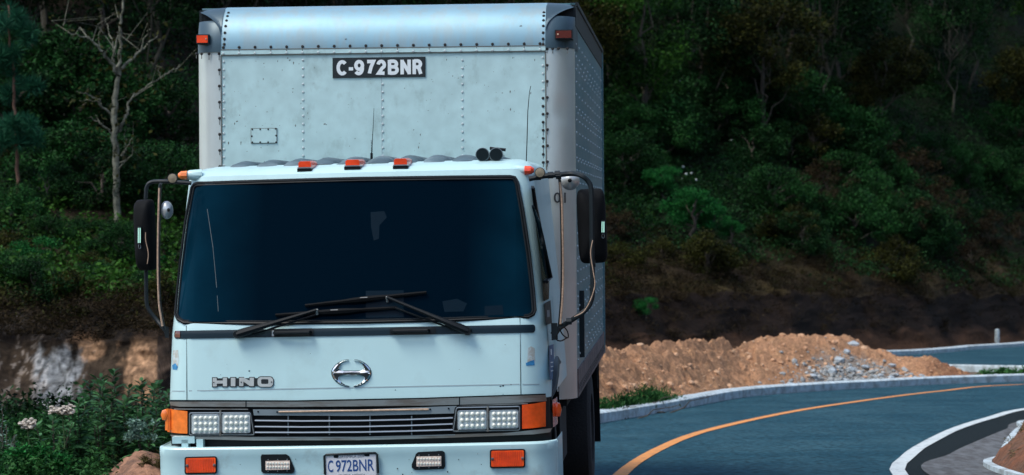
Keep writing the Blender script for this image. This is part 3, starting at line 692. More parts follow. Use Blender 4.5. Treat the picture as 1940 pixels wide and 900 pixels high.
# low weeds (stuff)
def weeds(name, pts, leaf, size, label, asp=.5):
    Cs = np.concatenate([np.array(c) + (lambda p: p*np.array((rr, rr, rr*.9)))(rng.normal(size=(k,3))*.45) for c, rr, k in pts]); V_, Q = leaf_quads(Cs, size, .5, asp)
    return tag(npmesh(name, V_, Q, L_[leaf]), label, 'weeds', kind='stuff')
P_ = []
for _ in range(300):
    px = rng.uniform(-40, 330); py = rng.uniform(800, 925)
    if 190 < px and py > 858 and px < 320: continue
    d = rng.uniform(16.8, 19.8) if py > 860 else rng.uniform(19, 21.5); P_.append((at(px, py + 10*math.sin(px*.05), d), .13, 130))
weeds('weeds', P_, 'weed', .042, 'dense low green weeds carpeting the verge left of the truck')
P_ = [(at(rng.uniform(-40,340), rng.uniform(770,860), rng.uniform(20, 23)), .22, 120) for _ in range(120)]
weeds('dark_weeds', P_, 'dark', .055, 'dark weeds at the foot of the left earth bank')
P_ = [(at(rng.uniform(0,120), rng.uniform(850,905), 17.2), .08, 60) for _ in range(36)]
weeds('bright_weeds', P_, 'bright', .038, 'brighter green sprigs in the lower left corner')
# flower heads
M['umbel'] = mat('umbel', (.42, .38, .33), .9, var=.2, vscale=30); M['stalk'] = mat('stalk', (.05, .09, .03), .8)
for i, (a, b, ra) in enumerate([(118,778,22),(52,804,14)]):
    D = 17.9; root = empty('dried_flower', at(a, 905, D)); tag(root, ['wide pale dried flower head over the green weeds', 'small pale dried flower head at the far left'][i], 'flower')
    inv = Matrix.Translation(-root.location); c = at(a, b, D); mb = MB(); mb.tube([root.location, (root.location + c)/2 + Vector((.02,0,0)), c - Vector((0,0,.03))], .005, 5)
    for k in range(9): mb.tube([c - Vector((0,0,.05)), c + Vector((rng.normal()*.04, rng.normal()*.03, -.01))], .002, 4)
    mb.build('stem', M['stalk'], root, mw=inv); mb = MB()
    for k in range(110):
        q = Vector((rng.uniform(-1,1)*ra/245, rng.normal()*.035, rng.normal()*.014 + .010*math.sin(k))); v, f = rock_verts(.017, k, .5); mb.add([c + q + u for u in v], f)
    mb.build('petals', M['umbel'], root, mw=inv)
P_ = [(at(265 + rng.normal()*14, 818 + rng.normal()*16, 18.0), .04, 28) for _ in range(22)]
weeds('pale_weed', P_, 'sage', .028, 'pale flowering weed between the dark plants and the dirt pile')
# dirt pile by the wheel at left
mb = MB(); rows = []
for j in range(24):
    row = []
    for i in range(40):
        u = i/39; v_ = j/23; px = lerp(185, 372, u); d = lerp(16.9, 18.6, v_); x = (px-CX)/F*d
        h = .17*max(0, math.sin(math.pi*min(1, u*1.05)))**.7*math.sin(math.pi*v_)**.8
        row.append((x, d, gz(d) - .04 + h*(1.35 + .35*fbm(x*3, d*3)) + .04*fbm(x*9, d*9)))
    rows.append(row)
mb.grid([r_ for r_ in rows[::-1]]); mb2 = mb
M['pile'] = mat('brown_dirt', (.27, .14, .085), .95, col2=(.10, .055, .035), c2amt=.8, c2scale=6, var=.3, vscale=14, bump=1, bscale=30)
tag(mb.build('dirt_pile', M['pile']), 'small heap of reddish brown dirt beside the left end of the bumper', 'dirt pile')
P_ = [(at(rng.uniform(262,325), rng.uniform(862,885), 17.4), .05, 40) for _ in range(14)]
weeds('dry_grass', P_, 'grass', .07, 'straw coloured dry grass tufts growing on the small dirt heap', .12)
# bush on the kerb at right of truck, low plants between the roads
def bushy(name, box, d, num, leaf, size, label, cat='bush'):
    x0, x1, y0, y1 = box; root = empty(name, at((x0+x1)/2, y1, d)); tag(root, label, cat); Cs = []
    for _ in range(num):
        u = rng.uniform(-1, 1); top = lerp(y1, y0, max(.1, 1 - u*u)*rng.uniform(.75, 1.05)); bx = (x0+x1)/2 + u*(x1-x0)/2; ky = np.interp(bx, [1140,1290], [802,775]); dk = F*(CAMH - SL*15)/(ky - HY - F*SL) + .55 + abs(rng.normal())*.15
        c = at(bx, rng.uniform(min(top, ky - 14), ky - 9), dk)
        Cs.append(np.array(c) + rng.normal(size=(60,3))*np.array((.06,.04,.05)))
    Cs = np.concatenate(Cs) - np.array(root.location); dirs = np.tile((0,0,.9), (len(Cs),1)); V_, Q = leaf_quads(Cs, size, .2, .3, dirs=dirs); npmesh('leaves', V_, Q, L_[leaf], root)
    mb = MB(); r = np.random.default_rng(3)
    for k in range(8): limb(mb, (r.normal()*.1,0,-.05), (r.normal()*.35, r.normal()*.1, (y1-y0)/F*d*.7), .012, .004, r)
    mb.build('stem', M['bark'], root); return root
bushy('bush', (1158,1284,738,776), 28.6, 110, 'weed', .055, 'rounded dark green bush growing behind the kerb beside the truck')
bushy('bush', (1126,1168,762,786), 27.2, 26, 'weed', .05, 'small green clump hugging the kerb against the truck', 'bush')
P_ = [(at(rng.uniform(1838,1960), 708 + rng.uniform(-3,12), 43.5 + rng.normal()*.4), .12, 70) for _ in range(44)]
weeds('verge_plants', P_, 'weed', .07, 'low green plants on the strip between the two roads')
P_ = [(at(rng.uniform(1900,1960), 645 + rng.uniform(-14,8), 76), .3, 80) for _ in range(20)]
weeds('bank_weeds', P_, 'mid', .10, 'green weeds behind the white post at the right edge')
P_ = []
for _ in range(150):
    p = gu1[rng.integers(120, 260)]; u_ = rng.random()*.75; P_.append((Vector((p.x + .12 + u_, p.y, gz(p.y) + .14 + u_*.68)), .06, 30))
weeds('bank_grass', P_, 'grass', .05, 'dry grass tufts on the red earth bank in the lower right corner', .12)

# ------------------------------------------------------------------ the truck
YAW = -math.atan2(335, F)
TR = Matrix.Translation((-.809, 12.2, 0)) @ Matrix.Rotation(YAW, 4, 'Z')
truck = empty('box_truck'); truck.matrix_world = TR
tag(truck, 'white cab over box truck with riveted aluminium cargo box facing the camera', 'truck')
CABM = Matrix.Rotation(-.024, 4, 'Y'); BOXM = Matrix.Rotation(-.0078, 4, 'Y')      # cab and box lean a little, by different amounts
def raysetup(Mx):
    inv = (TR @ Mx).inverted(); o = inv @ Vector((0,0,CAMH)); R3 = inv.to_3x3()
    return o, R3
CO, CR = raysetup(CABM); BO, BR = raysetup(BOXM)
def ray(px, py, fr): R3 = fr[1]; return R3 @ Vector(((px-CX)/F, 1, (HY-py)/F))
ZW = [.3, .76, .98, 1.345, 2.185, 2.21, 2.230, 2.243]
WW = [1.03, 1.035, 1.032, 1.013, .948, .93, .90, .865]
FF = [.02, .0, .0, .03, .285, .33, .44, .58]
def Wz(z): return pwl(ZW, WW, z)
def fz(z): return pwl(ZW, FF, z)
BUL = .05
def Rz(z): return pwl([.98, 1.35, 2.15], [.17, .15, .12], z)
def FS(x, z):
    W = Wz(z); R = Rz(z); ax = abs(x); y = fz(z) + BUL*(min(ax, W)/W)**2; e = ax - (W - R)
    if e > 0: e = min(e, R*.98); y += R - math.sqrt(R*R - e*e)
    return y
def cpt(px, py, off=0.0, surf=FS):
    d = ray(px, py, (CO, CR)); t = (0 - CO.y)/d.y
    for _ in range(8):
        q = CO + d*t; t = (surf(q.x, q.z) - off - CO.y)/d.y
    return CO + d*t
def cpl(px, py, y): d = ray(px, py, (CO, CR)); return CO + d*((y - CO.y)/d.y)
def spt(px, py, off=0.0):                    # right flank of the cab
    d = ray(px, py, (CO, CR)); t = (.9 - CO.x)/d.x
    for _ in range(8):
        q = CO + d*t; t = (Wz(q.z) + off - CO.x)/d.x
    return CO + d*t
def bpt(px, py, y): d = ray(px, py, (BO, BR)); return BO + d*((y - BO.y)/d.y)
def bsx(px, py, x): d = ray(px, py, (BO, BR)); return BO + d*((x - BO.x)/d.x)
def rrect(x0, y0, x1, y1, r, s=-.02, tl=0, tr=0):
    """rounded outline in survey pixels; s shears it with the lean, tl / tr slant the left / right side"""
    P = []
    for cx, cy, a0 in ((x1-r, y0+r, -90), (x1-r, y1-r, 0), (x0+r, y1-r, 90), (x0+r, y0+r, 180)):
        for k in range(5):
            a = math.radians(a0 + 22.5*k); P.append([cx + r*math.cos(a), cy + r*math.sin(a)])
    for q in P:
        h = (y1 - q[1])/(y1 - y0)
        if q[0] < (x0+x1)/2: q[0] += tl*h
        else: q[0] += tr*h
        q[1] += s*(q[0] - (x0+x1)/2)
    return [tuple(q) for q in P]
def patch(mb, poly, off, thick=.004, nu=24, nv=6, fn=cpt):
    """a thin sheet following the body, outlined by a convex polygon"""
    xs = sorted(set([round(p[0], 2) for p in poly] + [lerp(min(p[0] for p in poly), max(p[0] for p in poly), k/nu) for k in range(nu+1)]))
    xs = [x for i, x in enumerate(xs) if i == 0 or x - xs[i-1] > .05]
    n = len(poly); rows = []
    x0, x1 = xs[0], xs[-1]
    for x in xs:
        xe = min(max(x, x0 + .02), x1 - .02); ys = []
        for i in range(n):
            a, b = poly[i], poly[(i+1) % n]
            if (a[0] - xe)*(b[0] - xe) <= 0 and a[0] != b[0]: ys.append(a[1] + (b[1]-a[1])*(xe-a[0])/(b[0]-a[0]))
        if len(ys) < 2: continue
        rows.append((x, min(ys), max(ys)))
    front = [[fn(x, lerp(a, b, j/nv), off) for j in range(nv+1)] for x, a, b in rows]
    back = [[fn(x, lerp(a, b, j/nv), off - thick) for j in range(nv+1)] for x, a, b in rows]
    mb.grid(front); m = len(front)
    loopf = [front[i][0] for i in range(m)] + [front[-1][j] for j in range(1, nv+1)] + [front[i][-1] for i in range(m-2, -1, -1)] + [front[0][j] for j in range(nv-1, 0, -1)]
    loopb = [back[i][0] for i in range(m)] + [back[-1][j] for j in range(1, nv+1)] + [back[i][-1] for i in range(m-2, -1, -1)] + [back[0][j] for j in range(nv-1, 0, -1)]
    mb.grid([loopb + loopb[:1], loopf + loopf[:1]])
def outline(mb, poly, off, r, fn=cpt, n=6):
    P = [fn(a, b, off) for a, b in poly]; mb.tube(P + [P[0]], r, n, cap=False)
def bar(x0, y0, x1, y1, h): return [(x0, y0-h/2), (x1, y1-h/2), (x1, y1+h/2), (x0, y0+h/2)]
def cb(mb, name, m, parent=truck, **k): return mb.build(name, M[m], parent, mw=CABM, **k)
def bb(mb, name, m, parent=truck, **k): return mb.build(name, M[m], parent, mw=BOXM, **k)
def cpart(name, m, polys, off, thick=.004, parent=truck, fn=cpt, nu=24, nv=6, label=None):
    mb = MB()
    for p in polys: patch(mb, p, off, thick, nu, nv, fn)
    o = cb(mb, name, m, parent)
    if label: o['label'] = label
    return o

# cab shell
def ring(z, dy=0):
    W = Wz(z); R = Rz(z); P = [(-W, 1.72, z), (-W, 1.2, z), (-W, .7, z)]
    for k in range(0, 11):
        a = math.pi/2*k/10; x = -(W-R) - R*math.cos(a); P.append((x, FS(x if k else -W, z) if k else fz(z) + BUL + R, z))
    for k in range(1, 24):
        x = lerp(-(W-R), W-R, k/24); P.append((x, FS(x, z), z))
    for k in range(10, -1, -1):
        a = math.pi/2*k/10; x = (W-R) + R*math.cos(a); P.append((x, FS(x, z) if k else fz(z) + BUL + R, z))
    P += [(W, .7, z), (W, 1.2, z), (W, 1.72, z)]
    return P
mb = MB(); zs = [.965, .972, 1.0, 1.05, 1.1, 1.2, 1.3, 1.345, 1.4, 1.55, 1.7, 1.85, 2.0, 2.1, 2.15, 2.17, 2.185, 2.197, 2.21, 2.222, 2.232, 2.243]
rings = [ring(z) for z in zs]
mb.grid([list(r_) for r_ in zip(*rings)]); mb.add(rings[-1], [tuple(range(len(rings[-1])))]); mb.add(rings[0], [tuple(range(len(rings[0])))[::-1]])
for i in (0,):
    mb.add([rings[0][0], rings[0][-1], rings[-1][-1], rings[-1][0]], [(0, 1, 2, 3)])
cab = cb(mb, 'cab', 'paint')
# roof ribs
mb = MB()
for k in range(10):
    xc = lerp(-.70, .70, k/9); P = []
    for i in range(9):
        y = lerp(.50, 1.66, i/8); row = []
        for j in range(9):
            a = math.pi*j/8; h = .052*math.sin(a)**.8*min(1, (i+.15)/1.6); row.append((xc + .068*math.cos(a), y, 2.222 + h + .012*(1-(xc/.75)**2)))
        P.append(row)
    mb.grid(P)
cb(mb, 'roof_rib', 'ribroof', cab)
# seams and creases
for q_ in ([(352.2,617),(353.4,617),(354.6,760),(353.4,760)], [(984.4,601),(985.6,601),(987.4,748),(986.2,748)]): cpart('seam', 'seam', [q_], .0015, .002, cab, nu=2, nv=30)
cpart('crease', 'crease', [bar(358, 740.5, 984, 728, 2.2), bar(326, 741, 350, 741, 2), bar(990, 728, 1022, 728, 2)], .0012, .002, cab)
# windshield
GAS = [(336,606),(331,596),(333,570),(340,500),(350,420),(362,355),(367,348),(374,345.5),(500,341.5),(680,336.5),(860,334),(966,333),(976,335),(982,345),(992,400),(1004,480),(1012,550),(1015,588),(1011,597),(1002,602),(860,608),(680,612),(500,614.5),(348,613)]
def inset(poly, d):
    cx = sum(p[0] for p in poly)/len(poly); cy = sum(p[1] for p in poly)/len(poly); o = []
    n = len(poly)
    for i in range(n):
        a = Vector(poly[i-1]); b = Vector(poly[i]); c = Vector(poly[(i+1) % n]); t = (c - a).normalized(); nrm = Vector((t.y, -t.x))
        if nrm.dot(Vector((cx, cy)) - b) < 0: nrm = -nrm
        o.append((b.x + nrm.x*d, b.y + nrm.y*d))
    return o
ws = cpart('windshield', 'glass', [inset(GAS, 4)], .006, .012, truck, nu=40, nv=24)
mb = MB(); outline(mb, inset(GAS, 1.5), .006, .0095); outline(mb, inset(GAS, 5.5), .010, .0055); cb(mb, 'gasket', 'black', ws)
for q_ in ([(693,551),(765,550),(765,601),(693,602)], [(838,571),(866,566),(885,575),(878,590),(842,591)], [(918,580),(952,578),(954,596),(918,598)]): cpart('dash_paper', 'paper', [q_], .0066, .0005, ws)
cpart('mirror_silhouette', 'paper', [[(702,402),(728,400),(733,412),(716,430),(718,452),(708,456),(703,430)]], .0066, .0005, ws)
cpart('scratch', 'scratch', [[(392,396),(393.2,396),(404.2,470),(403,470)], [(403,470),(404,470),(411,545),(410,545)], [(411,560),(412,560),(414,590),(413,590)]], .0068, .0004, ws, nu=2)
# trim strip under the glass
cpart('trim_strip', 'strip', [rrect(330, 620.8, 1014, 636, 5, -.0175)], .005, .006, truck, nu=40)
cpart('marker', 'dkred', [[(331,627),(341,626.6),(341,639.4),(331,639)]], .0065, .003, truck, nu=3)
for q_ in (rrect(513,622.5,594,637,4,-.02), rrect(738,620,826,633.5,4,-.02)): cpart('mount_plate', 'black', [q_], .010, .008, truck)
for a, b, y1 in ((520,588,631), (744,812,628)):
    mb = MB(); P = [cpt(a, y1, .008), cpt(a+2, y1, .035), cpt(b-2, y1-1.4, .035), cpt(b, y1-1.4, .008)]; mb.tube(P, .010, 8); cb(mb, 'grab_handle', 'black')
cpart('bracket_plate', 'letter', [[(515,626),(519,626),(519,637),(515,637)]], .014, .004, truck, nu=2)

# grille band
def GS(x, z):
    W = 1.036; R = .16; ax = abs(x); y = -.006 + BUL*(min(ax, W)/W)**2; e = ax - (W-R)
    if e > 0: e = min(e, R*.985); y += R - math.sqrt(R*R - e*e)
    return y
def gpt(px, py, off=0.0): return cpt(px, py, off, GS)
mb = MB(); P = []
for z in (.60, .74, .965):
    row = []
    for k in range(0, 11): a = math.pi/2*k/10; x = -(.87) - .155*math.cos(a); row.append((x, GS(x, z)+.03, z))
    for k in range(1, 20): x = lerp(-.87, .87, k/20); row.append((x, GS(x, z)+.03, z))
    for k in range(10, -1, -1): a = math.pi/2*k/10; x = .87 + .155*math.cos(a); row.append((x, GS(x, z)+.03, z))
    P.append([(-.99, .9, z), (-.99, .35, z)] + row + [(.99, .35, z), (.99, .9, z)])
mb.grid([list(r_) for r_ in zip(*P)]); cb(mb, 'grille_housing', 'black')
cpart('upper_trim', 'greytrim', [[(322,761),(560,761.2),(800,756),(1034,748),(1036,760),(960,764.5),(800,768.5),(560,771),(340,770.5),(323,768)]], .006, .02, truck, fn=gpt, nu=50)
cpart('trim_joint', 'seam', [[(465,760),(467,760),(467,771),(465,771)], [(869.5,753),(871.5,753),(871.5,767),(869.5,767)], [(466,826),(467.6,826),(467.6,833),(466,833)], [(871,818.5),(872.4,818.5),(872.4,826),(871,826)]], .0072, .003, truck, fn=gpt, nu=2)
cpart('trim_gap', 'seam', [[(322,757.6),(560,758.4),(800,753.5),(1034,745.5),(1034,748.4),(800,756.3),(560,761.2),(322,761)]], .002, .01, truck, fn=gpt, nu=50)
cpart('inner_trim', 'greytrim', [bar(330, 775, 470, 775.5, 1.8), bar(870, 769.5, 1000, 764.5, 1.8)], .005, .006, truck, fn=gpt, nu=24)
cpart('lower_trim', 'greytrim', [[(322,824),(480,828),(680,828),(860,823),(960,820),(1046,811),(1042,819),(1010,823),(860,829),(680,834),(480,834.5),(330,831)]], .012, .03, truck, fn=gpt, nu=50)
cpart('lower_slat_edge', 'slat', [[(480,827.8),(680,827.6),(862,822.8),(862,824.6),(680,829.4),(480,829.6)]], .014, .01, truck, fn=gpt)
gp_ = cpart('grille', 'plate_grey', [[(479,775.5),(680,776),(866,769),(866,783),(680,788),(481,787)]], .010, .02, truck, fn=gpt)
for (a, b, c) in ((796.5, 797.5, 791.5), (808, 808.8, 803), (819, 819.2, 814)):
    mb = MB(); P = [gpt(483, a, .012), gpt(570, b, .012), gpt(680, b-.6, .012), gpt(770, b-2.6, .012), gpt(858, c, .012)]; 
    v = []
    for p in P: v.append([p + Vector((0,-.004,.003)), p + Vector((0,-.006,-.0025)), p + Vector((0,.03,-.010)), p + Vector((0,.03,.004)), p + Vector((0,-.004,.003))])
    mb.grid([list(r_) for r_ in zip(*v)][::-1]); cb(mb, 'slat', 'slat', gp_)
mb = MB(); 
for x in (546, 624, 701, 780): mb.tube([gpt(x, 788, .0), gpt(x, 824, .0)], .004, 5)
cb(mb, 'stay', 'plate_grey', gp_)
mb = MB(); P = [gpt(lerp(528, 812, k/20), lerp(780.5, 775.8, k/20), .014) for k in range(21)]; mb.tube(P, .0052, 6); cb(mb, 'led_strip', 'tape', gp_)
mb = MB()
for (x, y) in ((489,780),(525,780.6),(815,775.6),(850,774)): q = gpt(x, y, .011); mb.lathe([(.005,0),(.004,.004)], Matrix.Translation(q) @ Matrix.Rotation(math.pi/2, 4, 'X'), 8)
cb(mb, 'screw', 'seam', gp_)

# headlights: bezel, two lamps with fifteen lenses each, amber corner lamp
def headlight(bez, lamps, divx, label):
    root = cpart('headlight', 'black', [bez], .012, .03, truck, fn=gpt)
    root['label'] = label
    mb = MB(); outline(mb, inset(bez, 3.2), .015, .0032, gpt); cb(mb, 'bezel', 'slat', root)
    mb = MB(); mb.tube([gpt(divx, lamps[0][1]-8, .016), gpt(divx, lamps[0][3]+4, .016)], .006, 6); cb(mb, 'divider', 'greytrim', root)
    for (x0, y0, x1, y1, s) in lamps:
        cpart('lamp', 'led', [rrect(x0, y0, x1, y1, 4, s)], .020, .01, root, fn=gpt)
        mb = MB(); outline(mb, rrect(x0, y0, x1, y1, 4, s), .020, .0028, gpt); cb(mb, 'lamp_rim', 'slat', root)
        mb = MB()
        for i in range(5):
            for j in range(3):
                px = lerp(x0+8.5, x1-7, i/4); py = lerp(y0+6.5, y1-6.5, j/2) + s*(px-(x0+x1)/2); q = gpt(px, py, .020)
                mb.lathe([(.0115,0),(.0115,.003),(.0095,.008),(.0055,.0115),(.0012,.0125)], Matrix.Translation(q) @ Matrix.Rotation(math.pi/2, 4, 'X'), 12)
        cb(mb, 'lens', 'lens', root)
    return root
headlight(rrect(356, 779, 485, 827, 6, -.004, 0, -8), [(362.5,785.5,416,821.5,-.004), (420.5,784.5,474,820,-.006)], 417.5, 'headlight on the left side of the photo with the wider rim at its outer end')
headlight(rrect(855, 768, 987.5, 819, 6, -.018, 7, 0), [(867,778,922,813.5,-.018), (927.5,777.5,982,811.5,-.018)], 924, 'headlight on the right side of the photo with one milky lamp')
def lampbody(name, poly, m, off, thick, parent, fn, label=None, rim=None, rr=.003, ribs=None):
    o = cpart(name, m, [poly], off, thick, parent, fn=fn)
    if label: o['label'] = label
    if rim: mb = MB(); outline(mb, poly, off - thick*.3, rr, fn); cb(mb, 'rim', rim, o)
    return o
L1 = [(316,774),(322,775),(340,777.5),(355,779),(355,821.5),(340,821),(325,819.5),(317,818)]
R1 = [(989,767),(1010,765),(1034,760.5),(1034,808),(1010,811),(989,812.5)]
o = lampbody('corner_lamp', L1, 'amber2', .012, .02, truck, gpt, 'amber corner lamp at the left end of the grille'); 
mb = MB(); mb.tube([cpl(319, 775, .10), cpl(319, 815, .10)], .018, 8); q = cpl(313.5, 786, .10); mb.lathe([(.001,-.03),(.018,-.026),(.026,0),(.018,.024),(.001,.03)], Matrix.Translation(q), 12); cb(mb, 'side_repeater', 'amber2', o)
o = lampbody('corner_lamp', R1, 'amber', .012, .02, truck, gpt, 'amber corner lamp wrapping round the right end of the grille')
mb = MB(); P = [[(1.036+.012*math.sin(a), lerp(.19,.42,a/1.57), z) for a in (0,.4,.8,1.2,1.57)] for z in (.80, .86, .90, .945)]
mb.grid([list(r_) for r_ in zip(*P)][::-1]); q = Vector((1.05, .30, .885)); mb.lathe([(.001,-.04),(.02,-.035),(.028,0),(.02,.034),(.001,.04)], Matrix.Translation(q), 12); cb(mb, 'side_repeater', 'amber', o)
# flared black wheel arch lip on the right flank behind the lamp
for s_ in (-1, 1):
    mb = MB(); P = [(s_*1.012, .19, .955), (s_*1.03, .30, 1.00), (s_*1.035, .40, 1.06), (s_*1.03, .55, 1.10), (s_*1.02, .8, 1.12), (s_*1.01, 1.2, 1.08)]; mb.tube(P, [.02,.026,.028,.028,.026,.02], 8)
    mb.tube([(s_*1.0, .22, .955), (s_*1.008, .40, .96), (s_*1.0, .48, .80), (s_*.99, .50, .70)], [.018]*4, 8); cb(mb, 'wheel_arch', 'rail')

# badge and emblem
def shape(mb, poly, off, thick, fn=cpt):
    a = [fn(x, y, off) for x, y in poly]; b = [fn(x, y, off - thick) for x, y in poly]; n = len(a)
    mb.add(a, [tuple(range(n))]); mb.add(a + b, [(i, (i+1) % n, (i+1) % n + n, i + n) for i in range(n)])
zb = lambda L: [(390 + x/13.857, 700 + y/13.857) for x, y in L]
def rr_(x0, y0, x1, y1, r): return rrect(x0, y0, x1, y1, r, 0)
mb = MB()
for q in [rr_(160,203,305,466,14), rr_(432,203,580,466,14), rr_(635,198,803,463,14), rr_(858,198,1004,460,14), rr_(1136,196,1285,460,14), rr_(1340,178,1785,470,105), [(170,232),(1500,226),(1500,436),(170,440)]]:
    shape(mb, zb(q), .004 + .0002*len(mb.f)/50, .004)
badge = cb(mb, 'badge', 'sign', smooth=False)
for nm, polys in (('H', [[(180,222),(285,222),(285,292),(445,290),(445,218),(556,218),(556,442),(448,442),(448,368),(288,372),(288,444),(180,446)]]),
                  ('I', [[(655,218),(775,218),(775,440),(655,440)]]),
                  ('N', [[(877,216),(985,212),(1150,292),(1150,214),(1262,214),(1262,438),(1158,438),(985,318),(985,438),(877,438)]]),):
    mb = MB()
    for q in polys: shape(mb, zb(q), .008, .003)
    cb(mb, 'letter', 'letter', badge, smooth=False)
mb = MB(); A = zb(rr_(1357,197,1765,455,95)); B = zb(rr_(1452,256,1642,380,28)); n_ = len(A)
mb.add([cpt(*q, .008) for q in A] + [cpt(*q, .008) for q in B], [(i, (i+1) % n_, (i+1) % n_ + n_, i + n_) for i in range(n_)]); cb(mb, 'letter', 'letter', badge, smooth=False)
mb = MB()
for (x, y) in zb([(207,340),(928,334),(1722,330)]): mb.lathe([(.0035,0),(.003,.002)], Matrix.Translation(cpt(x, y, .009)) @ Matrix.Rotation(math.pi/2, 4, 'X'), 8)
cb(mb, 'screw', 'seam', badge)
ze = lambda L: [(610 + x/12, 670 + y/12) for x, y in L]
lc_o = [(600,142),(520,152),(450,178),(380,215),(310,270),(255,335),(228,400),(228,470),(255,545),(310,615),(380,670),(460,712),(540,738),(612,742)]
lc_i = [(612,722),(540,708),(475,680),(420,635),(378,580),(366,545),(385,515),(300,462),(300,398),(372,352),(378,318),(405,270),(450,215),(520,180),(604,160)]
mir = lambda L: [(1338 - x, y) for x, y in L]
mb = MB()
for f_ in (lambda L: L, mir):
    o_, i_ = f_(lc_o), f_(lc_i); po = [cpt(*q, .003) for q in ze(o_)]; 
    # bevelled crescent: outer edge low, ridge high, inner edge low
    io = list(reversed(i_)); m_n = 26
    def rs(L, n):
        L = [Vector(q) for q in L]; d = [0]
        for a, b in zip(L, L[1:]): d.append(d[-1] + (b-a).length)
        return [(np.interp(d[-1]*k/(n-1), d, [q.x for q in L]), np.interp(d[-1]*k/(n-1), d, [q.y for q in L])) for k in range(n)]
    A, B = rs(o_, m_n), rs(io, m_n); R_ = [(lerp(a[0], b[0], .32), lerp(a[1], b[1], .32)) for a, b in zip(A, B)]
    rows = [[cpt(*q, .001) for q in ze(A)], [cpt(*q, .006) for q in ze(A)], [cpt(*q, .010) for q in ze(R_)], [cpt(*q, .005) for q in ze(B)], [cpt(*q, .001) for q in ze(B)]]
    mb.grid(rows)
T_ = [(262,402),(372,352),(480,398),(600,388),(670,384),(740,388),(860,398),(966,345),(1072,402)]; R_ = [(262,425),(372,432),(480,440),(600,440),(670,440),(740,440),(860,440),(966,432),(1072,425)]; B_ = [(262,450),(372,520),(480,500),(600,488),(670,486),(740,488),(860,500),(966,522),(1072,450)]
mb.grid([[cpt(*q, .004) for q in ze(T_)], [cpt(*q, .015) for q in ze(R_)], [cpt(*q, .004) for q in ze(B_)]])
em = cb(mb, 'emblem', 'chrome', angle=20)
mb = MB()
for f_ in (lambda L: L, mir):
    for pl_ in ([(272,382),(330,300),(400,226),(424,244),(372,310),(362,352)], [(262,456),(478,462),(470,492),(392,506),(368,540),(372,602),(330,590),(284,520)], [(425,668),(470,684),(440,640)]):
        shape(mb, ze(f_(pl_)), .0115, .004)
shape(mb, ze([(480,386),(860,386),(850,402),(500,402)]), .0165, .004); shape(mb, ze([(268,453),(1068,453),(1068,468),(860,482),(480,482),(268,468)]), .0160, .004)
cb(mb, 'emblem_reflection', 'sign', em, smooth=False)  # black shapes painting the dark reflections of the chrome emblem
mb = MB()
for f_ in (lambda L: L, mir): P_e = [cpt(*q, .002) for q in ze(f_([(604,136),(520,146),(445,172),(375,209),(303,265),(247,331),(219,398),(219,472),(247,549),(303,620),(375,677),(455,719),(540,745),(616,750)]))]; mb.tube(P_e, .0016, 5)
cb(mb, 'emblem_edge', 'strip', em)
# faded stickers, blue sticker
o = cpart('sticker', 'sticker', [[(328,664),(337,663),(339,680),(337,694),(328,694),(327,680)]], .001, .001, truck, label='worn sticker remnant on the left corner of the cab'); cpart('sticker_patch', 'bluest', [[(326,692),(332,688),(337,695),(335,701),(327,700)]], .0016, .001, o, nu=3)
o = cpart('sticker', 'sticker', [[(1000,660),(1006,656),(1013,660),(1014,684),(1009,690),(999,688)]], .001, .001, truck, label='worn sticker remnant on the right corner of the cab'); cpart('sticker_patch', 'bluest', [[(996,688),(1004,684),(1012,682),(1013,692),(997,693)]], .0016, .001, o, nu=3)
# small chips of paint
mb = MB()
for (x, y, a) in [(472,703,2.2),(680,686,0),(953,731,2.6),(948,732,2),(968,729,1.5),(749,739,1.5),(418,710,1),(953,747,1.2),(957,653,1),(588,670,.9),(430,690,.7),(870,700,.8),(910,660,.7)]:
    if a: patch(mb, [(x-a, y), (x, y-a*.6), (x+a*.9, y-a*.2), (x+a*.3, y+a*.6)], .0012, .001, 3, 1)
cb(mb, 'paint_chip', 'seam')

# right flank: side window, door seam, vents
door = cpart('door', 'paint', [[(1046.5,560),(1050,560),(1058,742),(1056.5,742)]], .002, .003, truck, fn=spt, nu=3, nv=20)
sw = cpart('side_window', 'sideglass', [[(1006,352),(1012,352),(1030,450),(1045,524),(1036,534),(1040,566),(1030.5,571),(1024,500),(1014,420)]], .004, .006, truck, fn=spt, nu=10, nv=10)
mb = MB(); mb.tube([spt(1010, 356, .012), spt(1015, 395, .012), spt(1029, 455, .012), spt(1044, 526, .012), spt(1036, 534, .012)], .010, 6); cb(mb, 'window_frame', 'black', sw)
mb = MB(); mb.tube([spt(1009, 390, .03), spt(1019, 420, .03), spt(1028, 470, .03), spt(1034, 520, .03)], [.006,.012,.012,.004], 6); cb(mb, 'rain_visor', 'sideglass', sw)
cpart('vent_panel', 'black', [[(1032,574),(1043,569),(1046,612),(1034,616)]], .004, .004, truck, fn=spt, nu=4)
cpart('vent_mark', 'plategrey', [[(1036,588),(1041,587),(1041.5,600),(1036.5,601)]], .006, .002, truck, fn=spt, nu=2)
cpart('door_sticker', 'bluest2', [[(1040,655),(1049,652),(1050.5,718),(1041.5,720)]], .004, .002, truck, fn=spt, nu=4)
cpart('door_sticker_mark', 'white', [[(1043,662),(1045.5,661),(1045.7,672),(1043.5,673)], [(1043,686),(1048,685),(1048,687),(1043,688)], [(1043.3,694),(1048,693),(1048,695),(1043.3,696)], [(1043.5,702),(1048.4,701),(1048.4,703),(1043.5,704)]], .0052, .001, truck, fn=spt, nu=2)
for s_ in (-1,): pass
mb = MB(); mb.add([(-Wz(1.45)-.004, .36, 1.45), (-Wz(1.45)-.004, 1.25, 1.45), (-Wz(2.08)-.004, 1.25, 2.08), (-Wz(2.08)-.004, .52, 2.08)], [(0,1,2,3)]); cb(mb, 'side_window', 'sideglass')

